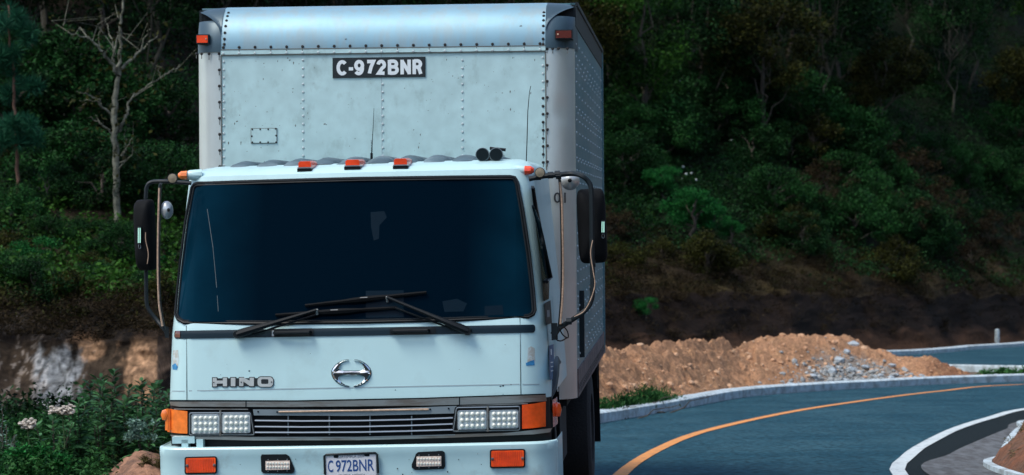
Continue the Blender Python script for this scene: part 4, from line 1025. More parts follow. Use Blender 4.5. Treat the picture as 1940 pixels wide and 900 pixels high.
# clearance lights on the roof edge
for (x0, y0, x1, y1) in ((565,305.5,598,327), (653,302.5,690,323), (745,300.5,779,322)):
    xc = (x0+x1)/2; c = cpl(xc, (y0+y1)/2, .40); o_ = MB()
    wx = (x1-x0)/F*12.65/2; hz = (y1-y0)/F*12.65/2
    def slab(w_, h0, h1, y0_, y1_, r_):
        P = []
        for yy, sc in ((y1_, 1), (lerp(y0_, y1_, .3), 1), (y0_, .82)):
            row = []
            for a_, b_ in rrect(-w_*sc, -1, w_*sc, 1, .001, 0): pass
            pts = [(-1,-1),(1,-1),(1,.5),(.75,1),(-.75,1),(-1,.5),(-1,-1)]
            row = [Vector((c.x + w_*sc*u, yy, c.z + lerp(h0, h1, (v_+1)/2)*(1 if sc == 1 else .9))) for u, v_ in pts]; P.append(row)
        o_.grid(P); o_.add(P[-1][:-1], [tuple(range(6))[::-1]])
    slab(wx, -hz*.95, -hz*.25, .31, .52, 0); base = cb(o_, 'clearance_light', 'black'); base['label'] = 'orange lamp on a black base at the roof edge'
    o_ = MB(); slab(wx*.88, -hz*.22, hz*1.05, .325, .50, 0); cb(o_, 'lens', 'red', base)
    o_ = MB(); slab(wx*.94, -hz*.34, -hz*.10, .305, .50, 0); cb(o_, 'trim', 'slat', base)
# corner marker lamps
for i, (c, sgn) in enumerate((((-.925, .34, 2.195), -1), ((.895, .36, 2.175), 1))):
    c = Vector(c); mb = MB(); mb.tube([c + Vector((-sgn*.06,.02,0)), c, c + Vector((sgn*.02,0,0))], [.032,.028,.02], 10); b = cb(mb, 'marker_lamp', 'paint'); b['label'] = 'orange marker lamp at the ' + ('left' if i == 0 else 'right') + ' roof corner'
    mb = MB(); mb.tube([c + Vector((sgn*.012,-.01,0)), c + Vector((sgn*.045,-.012,0)), c + Vector((sgn*.06,-.01,0))], [.025,.023,.012], 10); cb(mb, 'lens', 'amber2' if i == 0 else 'red', b)
# horns
for (x, y) in ((914,293), (940,293)):
    c = cpl(x, y, .50); mb = MB(); mb.lathe([(.028,.001),(.030,.03),(.037,.004),(.039,0),(.037,-.004),(.028,.02),(.018,.06),(.012,.14),(.010,.30),(.010,.42)][3:], Matrix.Translation(c) @ Matrix.Rotation(-math.pi/2, 4, 'X'), 20)
    h = cb(mb, 'horn', 'plate_grey'); mb = MB(); mb.lathe([(.001,0),(.033,0),(.034,-.002),(.001,-.0021)], Matrix.Translation(c + Vector((0,-.003,0))) @ Matrix.Rotation(-math.pi/2, 4, 'X'), 20); cb(mb, 'throat', 'seam', h)
mb = MB(); a = cpl(914, 303, .55); b = cpl(940, 303, .55); mb.tube([a, b], .008, 6); mb.tube([cpl(927,293,.56), cpl(927,312,.56)], .01, 6); mb.tube([cpl(928,281,.7), cpl(958,284,.7)], .009, 6); cb(mb, 'horn_bracket', 'black')
# aerials
for i, P in enumerate(([(704,301),(704,292),(705,275),(707,240),(708.5,205)], [(997,308),(998.5,265),(1000,210),(1003,175),(1005.5,163)])):
    mb = MB(); y_ = .9 if i == 0 else .62; Q = [cpl(a, b, y_) for a, b in P]; mb.tube(Q, [.0055,.0035,.0022,.0018,.0014] if i == 0 else [.0028,.0028,.0024,.002,.002], 6); o = cb(mb, 'aerial', 'black')
    o['label'] = ['thin aerial with a coil at the middle of the cab roof', 'long thin aerial at the right of the cab roof'][i]
    if i == 0:
        mb = MB(); mb.tube([cpl(704.4 + 1.6*math.sin(k*1.5), 287 - k*.72, y_ + .004*math.cos(k*1.5)) for k in range(30)], .0014, 4); cb(mb, 'coil', 'black', o)
        mb = MB(); mb.tube([cpl(704,303,y_), cpl(704,290,y_)], .0075, 8); cb(mb, 'aerial_base', 'black', o)
# wipers
def wiper(piv, tip, blade, rod, off=.05):
    mb = MB(); n_ = 10; A = [cpt(lerp(piv[0], tip[0], k/n_), lerp(piv[1], tip[1], k/n_), lerp(.03, off, min(1, k/3))) for k in range(n_+1)]
    mb.tube(A, [.022,.022,.019,.016,.013,.012,.011,.010,.009,.008,.008], 8); q = cpt(*piv, .02); mb.lathe([(.022,0),(.024,.01),(.018,.028)], Matrix.Translation(q) @ Matrix.Rotation(math.pi/2, 4, 'X'), 12)
    o = cb(mb, 'wiper', 'black'); mb = MB(); mb.tube([cpt(lerp(rod[0], rod[2], k/6), lerp(rod[1], rod[3], k/6), .03) for k in range(7)], .0055, 6); cb(mb, 'wiper_rod', 'black', o)
    mb = MB(); B = [cpt(lerp(blade[0], blade[2], k/10), lerp(blade[1], blade[3], k/10), .022 + (.006 if k in (4,5,6) else 0)) for k in range(11)]; mb.tube(B, [.008,.009,.010,.010,.014,.016,.014,.010,.010,.009,.008], 6); cb(mb, 'wiper_blade', 'rubber', o)
    mb = MB(); t = (lerp(blade[0], blade[2], .5), lerp(blade[1], blade[3], .5)); patch(mb, bar(t[0]-11, t[1]-2.5, t[0]+3, t[1]-3.3, 1.5), .045, .004, 3, 1); mb.tube([cpt(tip[0], tip[1]-1, off+.004), cpt(tip[0]+1, tip[1]+9, off-.02)], .007, 6); cb(mb, 'wiper_clip', 'greytrim', o)
    return o
wiper((450,633), (600,587), (522,597,752,583), (478,634,600,596))['label'] = 'lower wiper pivoting at the left'
wiper((886,627), (733,563), (578,579,808,554), (868,627,748,583))['label'] = 'upper wiper pivoting at the right'

# mirrors
def tube_part(name, pts, r, m, parent=truck, n=8, label=None, sm=4):
    V_ = [Vector(p) for p in pts]; out = []
    for i in range(len(V_)-1):
        p0 = V_[max(0,i-1)]; p1 = V_[i]; p2 = V_[i+1]; p3 = V_[min(len(V_)-1,i+2)]
        for k in range(sm):
            t = k/sm; out.append(.5*((2*p1) + (p2-p0)*t + (2*p0-5*p1+4*p2-p3)*t*t + (-p0+3*p1-3*p2+p3)*t**3))
    out.append(V_[-1]); mb = MB(); mb.tube(out, r, n); o = cb(mb, name, m, parent)
    if label: o['label'] = label
    return o
def mirror_head(cx, cy, w_, h_, y, rotz, tilt, label):
    c = cpl(cx, cy, y); mb = MB(); rows = []
    for (yy, sc) in ((.0, .93), (.004, 1), (-.03, 1), (-.055, .93), (-.075, .72), (-.082, .3)):
        row = []
        for k in range(32):
            a = 2*math.pi*k/32; ca, sa = math.cos(a), math.sin(a); e = .30
            u = math.copysign(abs(ca)**e, ca)*w_/2*sc; v_ = math.copysign(abs(sa)**e, sa)*h_/2*sc; row.append((u, yy, v_))
        rows.append(row + row[:1])
    Mx = Matrix.Translation(c) @ Matrix.Rotation(rotz, 4, 'Z') @ Matrix.Rotation(tilt, 4, 'Y')
    mb.grid([[Mx @ Vector(q) for q in r_] for r_ in rows]); mb.add([Mx @ Vector(q) for q in rows[0][:-1]], [tuple(range(32))]); mb.add([Mx @ Vector(q) for q in rows[-1][:-1]], [tuple(range(32))[::-1]])
    o = cb(mb, 'side_mirror', 'rubber', angle=50); o['label'] = label
    mb = MB(); mb.add([Mx @ Vector((u*w_*.44, .006, v_*h_*.46)) for u, v_ in ((-1,-1),(-1,1),(1,1),(1,-1))], [(0,1,2,3)]); cb(mb, 'mirror_glass', 'chrome', o); return o
ml = mirror_head(280, 445, .105, .385, .24, math.radians(-20), math.radians(-1.5), 'black mirror housing on the left side of the photo')
mr = mirror_head(1121, 428, .152, .40, .30, math.radians(8), math.radians(-1.5), 'black mirror housing on the right side of the photo')
LP = [(362,347),(335,345),(308,343.5),(288,345),(279,352),(276.5,370),(276,420),(276.5,480),(277,540),(278,575),(284,590),(296,605),(308,620),(318,632)]
tube_part('mirror_arm', [cpl(a, b, .26 if 2 < i < 12 else .24) for i, (a, b) in enumerate(LP)], .0115, 'rail', label='bent tube carrying the left mirror')
tube_part('mirror_stay', [cpl(a, b, .16) for a, b in ((306,350),(303,356),(301,420),(300,500),(302,570),(306,600),(311,626))], .0095, 'rail', label='straight stay beside the left mirror')
tube_part('led_strip', [cpl(a, b, .145) for a, b in ((302,356),(300,420),(299,500),(301,570),(305,600),(308,618))], .0058, 'tape')
RP = [(1002,339),(1030,333.5),(1060,331),(1085,329),(1102,333),(1114,343),(1120,358),(1121,400),(1121.5,450),(1122,500),(1123,545),(1120,570),(1110,587),(1090,602),(1068,616),(1052,628),(1046,634)]
tube_part('mirror_arm', [cpl(a, b, .16 if 3 < i < 14 else .22) for i, (a, b) in enumerate(RP)], .0140, 'rail', label='bent tube carrying the right mirror')
tube_part('mirror_stay', [cpl(a, b, .22) for a, b in ((1059,334),(1062,360),(1064,420),(1065,500),(1064,560),(1061,600),(1059,622))], .008, 'rail', label='straight stay beside the right mirror')
tube_part('led_strip', [cpl(a, b, .205) for a, b in ((1061,345),(1064.5,380),(1066,440),(1067,510),(1066,560),(1063,600),(1062,614))], .0062, 'tape')
tube_part('cable', [cpl(a, b, .13) for a, b in ((1123,455),(1119,480),(1124,515),(1127,540),(1119,568),(1106,590),(1088,600))], .0028, 'tape')
tube_part('cable', [cpl(a, b, .14) for a, b in ((1060,622),(1066,634),(1076,640),(1075,628),(1066,620),(1053,640),(1062,646),(1074,640))], .0035, 'rubber')
tube_part('cable', [cpl(a, b, .14) for a, b in ((276,440),(276,455),(281,480),(279,500))], .0025, 'tape')
for pts, y_ in (([(1044,612),(1056,612),(1057,643),(1045,645)], .2), ([(309,616),(320,620),(320,640),(313,640)], .2)):
    mb = MB(); A = [cpl(*q, y_) for q in pts]; B = [cpl(*q, y_+.08) for q in pts]; mb.add(A+B, [(0,1,2,3),(7,6,5,4),(0,4,5,1),(1,5,6,2),(2,6,7,3),(3,7,4,0)]); cb(mb, 'mirror_bracket', 'rail', smooth=False)
for (x, y) in ((1020,335),(1043,332),(1058,333),(1123,500),(1122,545),(1078,609),(1056,330)):
    mb = MB(); q = cpl(x, y, .17); mb.tube([q + Vector((-.014,0,0)), q + Vector((.014,0,.001))], .018, 8); cb(mb, 'clamp', 'rail')
def disc(name, px, py, y, r, m, label, ax=.0, ell=1.0, parent=truck):
    c = cpl(px, py, y); mb = MB(); Mx = Matrix.Translation(c) @ Matrix.Rotation(ax, 4, 'Z') @ Matrix.Diagonal((ell,1,1,1)) @ Matrix.Rotation(math.pi/2, 4, 'X')
    mb.lathe([(r*.98,-.004),(r,.0),(r*.93,.006),(r*.7,.016),(r*.35,.026),(.004,.03)], Mx, 24); o = cb(mb, name, m, parent, angle=50); o['label'] = label
    mb = MB(); mb.lathe([(r*.22,.02),(r*.2,.038),(.003,.042)], Mx, 12); cb(mb, 'mount_boss', 'black', o); return o
disc('convex_mirror', 316, 398, .18, .049, 'mirror', 'round convex mirror inboard of the left mirror', .5, .72)
disc('convex_mirror', 1080, 342, .30, .052, 'mirror', 'round convex mirror above the right mirror')
for (x, y, lab) in ((327,338,'small round lamp on the left mirror arm'), (1023,327,'small round lamp on the right mirror arm')):
    c = cpl(x, y, .12); mb = MB(); Mx = Matrix.Translation(c) @ Matrix.Rotation(math.pi/2, 4, 'X'); mb.lathe([(.024,-.02),(.026,0),(.024,.006),(.003,.009)], Mx, 20); o = cb(mb, 'spot_lamp', 'brass', truck); o['label'] = lab
    mb = MB(); mb.lathe([(.0262,-.012),(.0275,-.008),(.0275,.002),(.0262,.004)], Mx, 20); cb(mb, 'rim', 'black', o)
for (x, y, h_, y_) in ((264.5,446,34,.15), (1142.5,430,26,.2)):
    mb = MB(); a = cpl(x, y-h_/2, y_); b = cpl(x, y+h_/2, y_); mb.tube([a, b], .010, 8); o = cb(mb, 'reflector', 'rail'); mb = MB()
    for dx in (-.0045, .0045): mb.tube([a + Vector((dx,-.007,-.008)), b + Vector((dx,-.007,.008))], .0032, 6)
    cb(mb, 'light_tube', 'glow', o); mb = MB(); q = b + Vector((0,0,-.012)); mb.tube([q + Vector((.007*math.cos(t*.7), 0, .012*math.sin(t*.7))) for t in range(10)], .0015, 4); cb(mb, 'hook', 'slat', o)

# bumper
def BS(x, z):
    W = 1.065; R = .13; ax = abs(x); y = -.085 + .05*(min(ax, W)/W)**2; e = ax - (W-R)
    if e > 0: e = min(e, R*.985); y += R - math.sqrt(R*R - e*e)
    lean = max(0, .60 - z)*.05
    return y + lean
def bupt(px, py, off=0.0): return cpt(px, py, off, BS)
mb = MB(); P = []; W = 1.065; R = .13
ztop = .748
for (z, dy) in ((ztop-.006, .05), (ztop, .02), (ztop-.004, .006), (ztop-.012, 0), (.70, 0), (.69, .003), (.62, .003), (.5, .002), (.40, .0), (.36, .01), (.345, .05)):
    row = [(-W, .52, z)]
    for k in range(0, 11): a = math.pi/2*k/10; x = -(W-R) - R*math.cos(a); row.append((x*(1-dy*.3), BS(x, z) + dy, z))
    for k in range(1, 24): x = lerp(-(W-R), W-R, k/24); row.append((x, BS(x, z) + dy, z))
    for k in range(10, -1, -1): a = math.pi/2*k/10; x = (W-R) + R*math.cos(a); row.append((x*(1-dy*.3), BS(x, z) + dy, z))
    row.append((W, .52, z)); P.append(row)
mb.grid([list(r_) for r_ in zip(*P)][::-1] if 0 else [list(r_) for r_ in zip(*P[::-1])])
top = P[0]; mb.add(top + [(-W+.02, .3, ztop-.03), (W-.02, .3, ztop-.03)], [tuple(range(len(top))) + (len(top)+1, len(top))])
bump = cb(mb, 'bumper', 'paint_bumper')
mb = MB()
for s_ in (-.93, -.85): mb.box(s_, s_+.035, .0, .1, .70, .785)
mb.box(-.98, -.86, .0, .12, .765, .80); cb(mb, 'bumper_bracket', 'paint_bumper')
for (x0, y0, x1, y1, lab) in ((349.5,865,411,898,'amber lamp at the left end of the bumper'), (928,851,995,886.5,'amber lamp at the right end of the bumper')):
    o = cpart('indicator_lamp', 'black', [rrect(x0, y0, x1, y1, 4, -.02)], .006, .01, bump, fn=bupt); o['label'] = lab
    cpart('lens', 'amber', [rrect(x0+2.6, y0+2.6, x1-2.6, y1-2.6, 2.5, -.02)], .014, .01, bump, fn=bupt)
    mb = MB()
    for k in range(1, 17): x = lerp(x0+4, x1-4, k/17); s_ = -.02*(x-(x0+x1)/2); mb.tube([bupt(x, y0+4+s_, .014), bupt(x, y1-4+s_, .014)], .0028, 4)
    cb(mb, 'lens_rib', 'red', bump)
    mb = MB()
    for x in (x0+5, x1-5): mb.lathe([(.008,0),(.008,.004),(.004,.006)], Matrix.Translation(bupt(x, (y0+y1)/2-.02*(x-(x0+x1)/2), .015)) @ Matrix.Rotation(math.pi/2, 4, 'X'), 8)
    cb(mb, 'screw', 'rust', bump)
for (poly, lx0, ly0, lx1, ly1, lab) in (([(496,861),(542,860.5),(548,864),(558,888),(557,895),(552,897),(499,896.5),(495,893),(494,865)], 503,873,549,890,'fog lamp recess left of the number plate'),
                                    ([(792,856.5),(838,854),(842.5,857),(843.5,883),(841,888),(800,890),(786,890),(780,886),(780,880),(788,860)], 789,864.5,836,883.5,'fog lamp recess right of the number plate')):
    o = cpart('fog_lamp', 'black', [poly], .004, .012, bump, fn=bupt); o['label'] = lab
    cpart('lens', 'foglens', [rrect(lx0, ly0, lx1, ly1, 1, -.02)], .012, .01, bump, fn=bupt); mb = MB()
    for k in range(8):
        for j in range(2): q = bupt(lerp(lx0+4, lx1-4, k/7), lerp(ly0+5, ly1-5, j), .012); mb.lathe([(.0065,0),(.005,.004),(.001,.005)], Matrix.Translation(q) @ Matrix.Rotation(math.pi/2, 4, 'X'), 8)
    cb(mb, 'lens_dome', 'lens', bump)
    mb = MB()
    for k in range(3):
        for y in (ly0-2.4, ly1+2.4): x = lerp(lx0+5, lx1-5, k/2); mb.lathe([(.0035,0),(.003,.003)], Matrix.Translation(bupt(x, y - .02*(x-(lx0+lx1)/2), .006)) @ Matrix.Rotation(math.pi/2, 4, 'X'), 6)
    cb(mb, 'screw', 'slat', bump)
mb = MB()
for (x, y, a) in [(753,888,1.2),(763,899,1.3),(848,894,1.3),(869,871,.9),(912,880,.8),(780,895,.6),(775,871,.6),(560,870,.7),(455,880,.6),(905,860,.6)]: patch(mb, rrect(x-a, y-a, x+a, y+a, a*.8, 0), .0012, .001, 3, 1, bupt)
cb(mb, 'paint_chip', 'seam', bump)
# number plate and lettering
def text(name, body, m, parent, P0, P1, H_, thick, off, Mx, bold=.0, sub=False):
    """lettering stretched to run from P0 to P1 (baseline) with height H_"""
    cu = bpy.data.curves.new('t', 'FONT'); cu.body = body; cu.offset = bold; cu.extrude = .0; cu.resolution_u = 4
    ob = bpy.data.objects.new('t', cu); COL.objects.link(ob); bpy.context.view_layer.update()
    me = bpy.data.meshes.new_from_object(ob.evaluated_get(bpy.context.evaluated_depsgraph_get())); bpy.data.objects.remove(ob)
    co = np.array([v.co[:] for v in me.vertices]); x0, x1 = co[:,0].min(), co[:,0].max(); y0, y1 = co[:,1].min(), co[:,1].max()
    P0 = Vector(P0); P1 = Vector(P1); up = Vector((0,0,1)); ex = (P1-P0)
    for v in me.vertices:
        q = P0 + ex*((v.co.x-x0)/(x1-x0)) + up*H_*((v.co.y-y0)/(y1-y0)); v.co = Mx @ (q + Vector((0,-off,0)))
    me.name = name; me.materials.clear(); me.materials.append(M[m]); o = bpy.data.objects.new(name, me); COL.objects.link(o); o.parent = parent; return o
PLX = [(615,861),(715,857.5),(717,915),(616.5,919)]
pl = cpart('number_plate', 'platewhite', [[(617,864),(712,860),(714,916),(618,919)]], .012, .008, truck, fn=bupt); pl['label'] = 'white number plate with blue characters'
mb = MB(); mb.tube([bupt(*q, .014) for q in ((615.5,899),(614.5,864),(618,861.5),(711,858),(714.5,861),(716.5,896))], .0066, 6); cb(mb, 'plate_frame', 'rail', pl)
mb = MB(); mb.tube([bupt(*q, .013) for q in ((616.5,899),(617,918),(715,914),(716.6,896))], .0045, 6); cb(mb, 'plate_frame_lower', 'slat', pl)
h35 = 22.5/359
q0, q1 = bupt(621,895.2,.014), bupt(710,893.0,.014)
def pltxt(body, x0, x1, yb, hpx, m, bold): a, b = bupt(x0, yb, .0125), bupt(x1, yb-.035*(x1-x0), .0125); return text('lettering', body, m, pl, a, b, hpx/362, 0, .001, CABM, bold)
pltxt('C', 621.5, 631.5, 894.8, 22.5, 'plateblue', .012); pltxt('972BNR', 636.5, 709, 894.4, 22.3, 'plateblue', .012)
pltxt('GUATEMALA 2004', 637, 690, 868.3, 6, 'plategrey', .0); pltxt('CENTRO AMÉRICA', 640, 692, 903.8, 6, 'plategrey', .0)
cpart('plate_stain', 'seam', [rrect(632,862.2,641,867.5,2,0), rrect(690,859.5,700,864.5,2,0)], .0138, .001, pl, fn=bupt, nu=4, nv=2)
mb = MB()
mb.box(-.9, .9, .12, .5, .50, .74); cb(mb, 'cross_member', 'chassis')

# ---------------------------------------------------------------- cargo box
YF = 1.9
xl = bpt(369.5, 250, YF + .02).x; xr = bpt(1091.5, 400, YF + .16).x; ztp = bpt(730, 10, YF + .24).z; zbd = bpt(730, 96, YF).z; zbt = bpt(1097, 752, YF + .16).z
L_B = 4.5; YR = YF + L_B; PR = .16
x0p = bpt(420.5, 300, YF).x; x1p = bpt(1035, 300, YF).x
mb = MB(); mb.box(x0p, x1p, YF, YF+.03, zbt, zbd - .005); box = bb(mb, 'cargo_box', 'panel', smooth=False)
mb = MB(); mb.box(xl+.01, xr-.012, YF+.2, YR, zbt+.02, ztp-.04); bb(mb, 'box_core', 'rail', box, smooth=False)
bm_ = lambda x, y: bpt(x, y, YF)
# posts
for s_, xa, xb in ((-1, xl, x0p), (1, xr, x1p)):
    mb = MB(); P = []
    for z in np.linspace(zbt - .003, zbd + .012, 34):
        row = [(xb, YF-.004, z), (xb + s_*.0 - s_*-.02, YF-.006, z)]; ex = abs(xa - xb); 
        row = [(xb, YF-.003, z), (lerp(xb, xa - s_*PR, .5), YF-.003, z)]
        for k in range(0, 13):
            a = math.pi/2*k/12; dent = 0
            if s_ > 0: dent = .018*math.exp(-(((z-(zbd-.40))-(.35*(a-1.0))*-.12)/.018)**2)*math.exp(-((a-.75)/.45)**2)
            dent += .002*fbm(z*2.2, a*1.2, s_*3)
            row.append((xa - s_*PR + s_*(PR-dent)*math.sin(a), YF-.003 + PR - (PR-dent)*math.cos(a), z))
        P.append(row)
    P = [list(r_) for r_ in zip(*P)]
    mb.grid(P if s_ < 0 else P[::-1]); o = bb(mb, 'corner_post', 'post', box, angle=60); o['label'] = 'rounded aluminium post at the ' + ('left' if s_ < 0 else 'right') + ' corner of the box'
# rolled cap along the top
mb = MB(); P = []; hh = ztp - (zbd + .012)
for x in np.linspace(x0p-.003, x1p+.003, 40):
    row = [(x, YF-.008, zbd + .012)]
    for k in range(0, 15):
        a = math.pi/2*k/14; wv_ = .0015*fbm(x*2, a*2); row.append((x, YF-.008 + .26*(1-math.cos(a)) + wv_, zbd + .03 + (hh-.018)*math.sin(a)))
    row.append((x, YF+1.0, ztp)); P.append(row)
mb.grid(P[::-1] if 0 else [list(r_) for r_ in zip(*P)][::-1] if 0 else P); bb(mb, 'roof_cap', 'cap', box, angle=60)
mb = MB(); 
for z0, dz, yy in ((zbd-.012, .026, -.011),): mb.box(x0p, x1p, YF+yy, YF+.0, z0, z0+dz)
bb(mb, 'seam_rail', 'panel', box, smooth=False)
mb = MB(); mb.box(x0p-.0, x1p, YF-.0125, YF-.001, zbd+.0145, zbd+.020); mb.box(x0p, x1p, YF-.009, YF+.001, zbd-.019, zbd-.0125)
mb.box(x0p-.004, x0p+.003, YF-.0055, YF+.001, zbt, zbd-.02); mb.box(x1p-.004, x1p+.004, YF-.0055, YF+.001, zbt, zbd-.02); bb(mb, 'seal_line', 'seal', box, smooth=False)
mb = MB()
for x in (bm_(723,200).x,): mb.box(x-.002, x+.002, YF-.0012, YF+.0, zbt, zbd-.02)
bb(mb, 'panel_joint', 'crease', box, smooth=False)
# corner castings
for s_, xa, xb in ((-1, xl, x0p), (1, xr, x1p)):
    mb = MB(); P = []; z0 = zbd + .004; z1 = bpt(1088, 31, YF+.1).z; W_ = abs(xa-xb)
    for j in range(14):
        t = j/13; z = lerp(z0, z1, t); a_ = min(1, max(0, (z - zbd - .03)/(hh-.018))); back = .26*(1 - math.sqrt(max(0, 1-a_*a_)))
        row = []
        for k in range(13):
            a = math.pi/2*k/12; u = math.sin(a); rx = W_*.93
            row.append((xb + s_*(W_ - rx) + s_*rx*u + s_*.003, YF-.012 + back + (PR*1.05 - back*.3)*(1 - math.cos(a)), z))
        row = [(xb, YF-.012 + back, z)] + row + [(xa + s_*.003, YF + .5, z)]
        P.append(row)
    P.append([(lerp(q[0], xb, .2), q[1] + .10, z1 + .012) for q in P[-1]])
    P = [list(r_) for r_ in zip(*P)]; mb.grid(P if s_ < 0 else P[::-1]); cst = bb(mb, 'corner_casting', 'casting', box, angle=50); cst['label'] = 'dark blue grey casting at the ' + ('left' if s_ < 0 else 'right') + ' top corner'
    # hood that continues the cap and sweeps down in a curved lip
    mb = MB(); P = []
    for k in range(12):
        t = k/11; x = xb + s_*W_*lerp(0, .96, t); low = lerp(.30, .93, t**.55 if t > .0 else 0); row = []
        for j in range(8):
            sa = lerp(low, 1, j/7); a = math.asin(min(1, sa)); row.append((x, YF-.016 - (.012 if j == 0 else 0) + .26*(1-math.cos(a)) + .03*t, zbd + .03 + (hh-.018)*sa - .018*t*t))
        row.append((x, YF + .6, zbd + .03 + (hh-.018) - .018*t*t)); P.append(row)
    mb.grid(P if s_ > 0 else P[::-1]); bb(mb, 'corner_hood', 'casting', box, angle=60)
    # marker lamp
    mx0, my0, mx1, my1 = (369,66,398,84) if s_ < 0 else (1052,57,1087,75)
    mb = MB(); A = bpt(mx0 + (5 if s_ < 0 else 0), my1, YF + .02); B = bpt(mx1 - (0 if s_ < 0 else 2), my0, YF + .02)
    mb.box(A.x, B.x, YF-.02, YF+.10, A.z, B.z); o = bb(mb, 'marker_lamp', 'rail', box, smooth=False); o['label'] = ('orange' if s_ < 0 else 'dark red') + ' marker lamp in the top corner of the box'
    mb = MB(); mb.box(A.x+.006, B.x-.006, YF-.026, YF-.018, A.z+.006, B.z-.006); bb(mb, 'marker_lens', 'red' if s_ < 0 else 'dkred', box, smooth=False)
    mb = MB(); q = (A+B)/2; xx = lerp(A.x, B.x, .8 if s_ < 0 else .18); mb.lathe([(.006,0),(.003,.004)], Matrix.Translation((xx, YF-.026, q.z)) @ Matrix.Rotation(math.pi/2, 4, 'X'), 8); bb(mb, 'screw', 'tape', box)
# rivets
def rivets(pts, r, m, ax=(0,-1,0), name='rivets', h=.5):
    mb = MB(); q = Vector(ax).to_track_quat('Z', 'Y').to_matrix().to_4x4()
    for p in pts: mb.lathe([(r,0),(r*.8,r*h*.7),(r*.3,r*h)], Matrix.Translation(p) @ q, 8)
    return bb(mb, name, m, box)
pr = []; dk = []
for px in (574, 725, 876): pr += [bpt(px + .012*(y-100)*.14, y, YF-.0005) for y in np.arange(114, 640, 15.1)]
pr += [bpt(424 + .001*y, y, YF-.0005) for y in np.arange(117, 420, 15.1)] + [bpt(1028 + .004*y, y, YF-.0005) for y in np.arange(109, 180, 15.2)]
pr += [bpt(x, 101.5 - .0125*(x-422), YF-.0115) for x in np.arange(423, 1032, 30.0)]
dk += [bpt(1028 + .004*y, y, YF-.0005) for y in np.arange(186, 620, 15.2)]
dk += [bpt(x, 90 - .0125*(x-422), YF-.010) for x in np.arange(423, 1035, 30.0)]
dk += [bpt(414.5 + .006*y, y, YF-.004) for y in np.arange(102, 420, 30.5)] + [bpt(1036 + .004*y, y, YF-.004) for y in np.arange(93, 620, 30.5)]
dk += [bpt(x, 102, YF-.004) for x in (372, 382, 396)] + [bpt(x, 92, YF-.004) for x in (1047, 1058, 1075)]
for px in (425, 1029):
    for y, b in ((84,0),(74,.05),(62,.14),(49,.25),(38,.36),(29,.48),(22,.6)):
        q = bpt(px - .05*(90-y)*(-1 if px < 500 else -.02)*.4, y, YF); a = math.asin(min(.97, max(0, (q.z - zbd-.03)/(hh-.018)))); dk.append(Vector((q.x, YF-.009+.26*(1-math.cos(a)), q.z)))
rivets(pr, .0085, 'rivet', name='rivets'); rivets(dk, .0095, 'rivet_dark', name='rusty_rivets')
# drips of rust under the dark rivets and scuffs
mb = MB()
for p in dk[::1]:
    if p.y < YF and rng.random() < .6: l_ = .012 + .02*rng.random(); mb.box(p.x-.0022, p.x+.0022, p.y-.0006 - .001, p.y+.002, p.z-.008-l_, p.z-.006)
bb(mb, 'rust_streaks', 'seal', box, smooth=False)
mb = MB()
for (x, y, a) in [(449,230,2.4),(465,239,1),(468,287,1.2),(528,286,1.3),(497,238,1),(515,236,.9),(530,238,1),(660,198,1),(545,110,2),(549,114,2.2),(615,235,2.5),(618,236,1.5),(935,136,1),(903,157,1),(555,168,1.5),(506,212,1.5),(662,277,1.2),(940,175,1),(987,50,3),(657,75,2.4),(808,190,1),(500,120,1.5),(485,116,1),(820,155,1.2)]:
    yy = YF if y > 100 else YF + .03; p = bpt(x, y, yy - .0006); s_ = a/313
    if y < 100: a2 = math.asin(min(.97, max(0, (p.z-zbd-.03)/(hh-.018)))); p.y = YF-.0095+.26*(1-math.cos(a2))
    mb.add([p + Vector((-s_, 0, 0)), p + Vector((-s_*.2, 0, -s_*.7)), p + Vector((s_, 0, s_*.2)), p + Vector((s_*.1, 0, s_*.6))], [(0,1,2,3)])
for k in range(150):
    x_ = rng.uniform(430, 1020); y_ = rng.uniform(108, 320)**1; p = bpt(x_, y_, YF - .0006); s_ = .0012 + .003*rng.random()**3; tl_ = s_*rng.choice([1, 1, 3])
    if 625 < x_ < 812 and y_ < 155: continue
    mb.add([p + Vector((-s_, 0, 0)), p + Vector((-s_*.2, 0, -tl_)), p + Vector((s_, 0, s_*.2)), p + Vector((s_*.1, 0, tl_*.8))], [(0,1,2,3)])
bb(mb, 'scuffs', 'seal', box, smooth=False)['kind'] = 'stuff'
# hatch
A = bpt(475.5, 272, YF); B = bpt(525, 242.5, YF); mb = MB(); mb.box(A.x, B.x, YF-.004, YF+.002, A.z, B.z); ht = bb(mb, 'hatch', 'seal', box, smooth=False)
mb = MB(); mb.box(A.x+.0035, B.x-.0035, YF-.006, YF-.002, A.z+.0035, B.z-.0035); bb(mb, 'hatch_plate', 'panel', box, smooth=False)
rivets([bpt(x, y, YF-.006) for x, y in ((478,245),(493,245),(508,245),(522,244),(477,258),(523,257),(478,269.5),(493,269.5),(508,269.5),(523,269.5))], .0058, 'rivet_dark', name='hatch_screw')
# black sign with registration
A = bpt(630.5, 148, YF); B = bpt(806, 107.5, YF); mb = MB(); mb.box(A.x, B.x, YF-.006, YF-.0005, A.z, B.z); sg = bb(mb, 'registration_sign', 'sign', box, smooth=False)
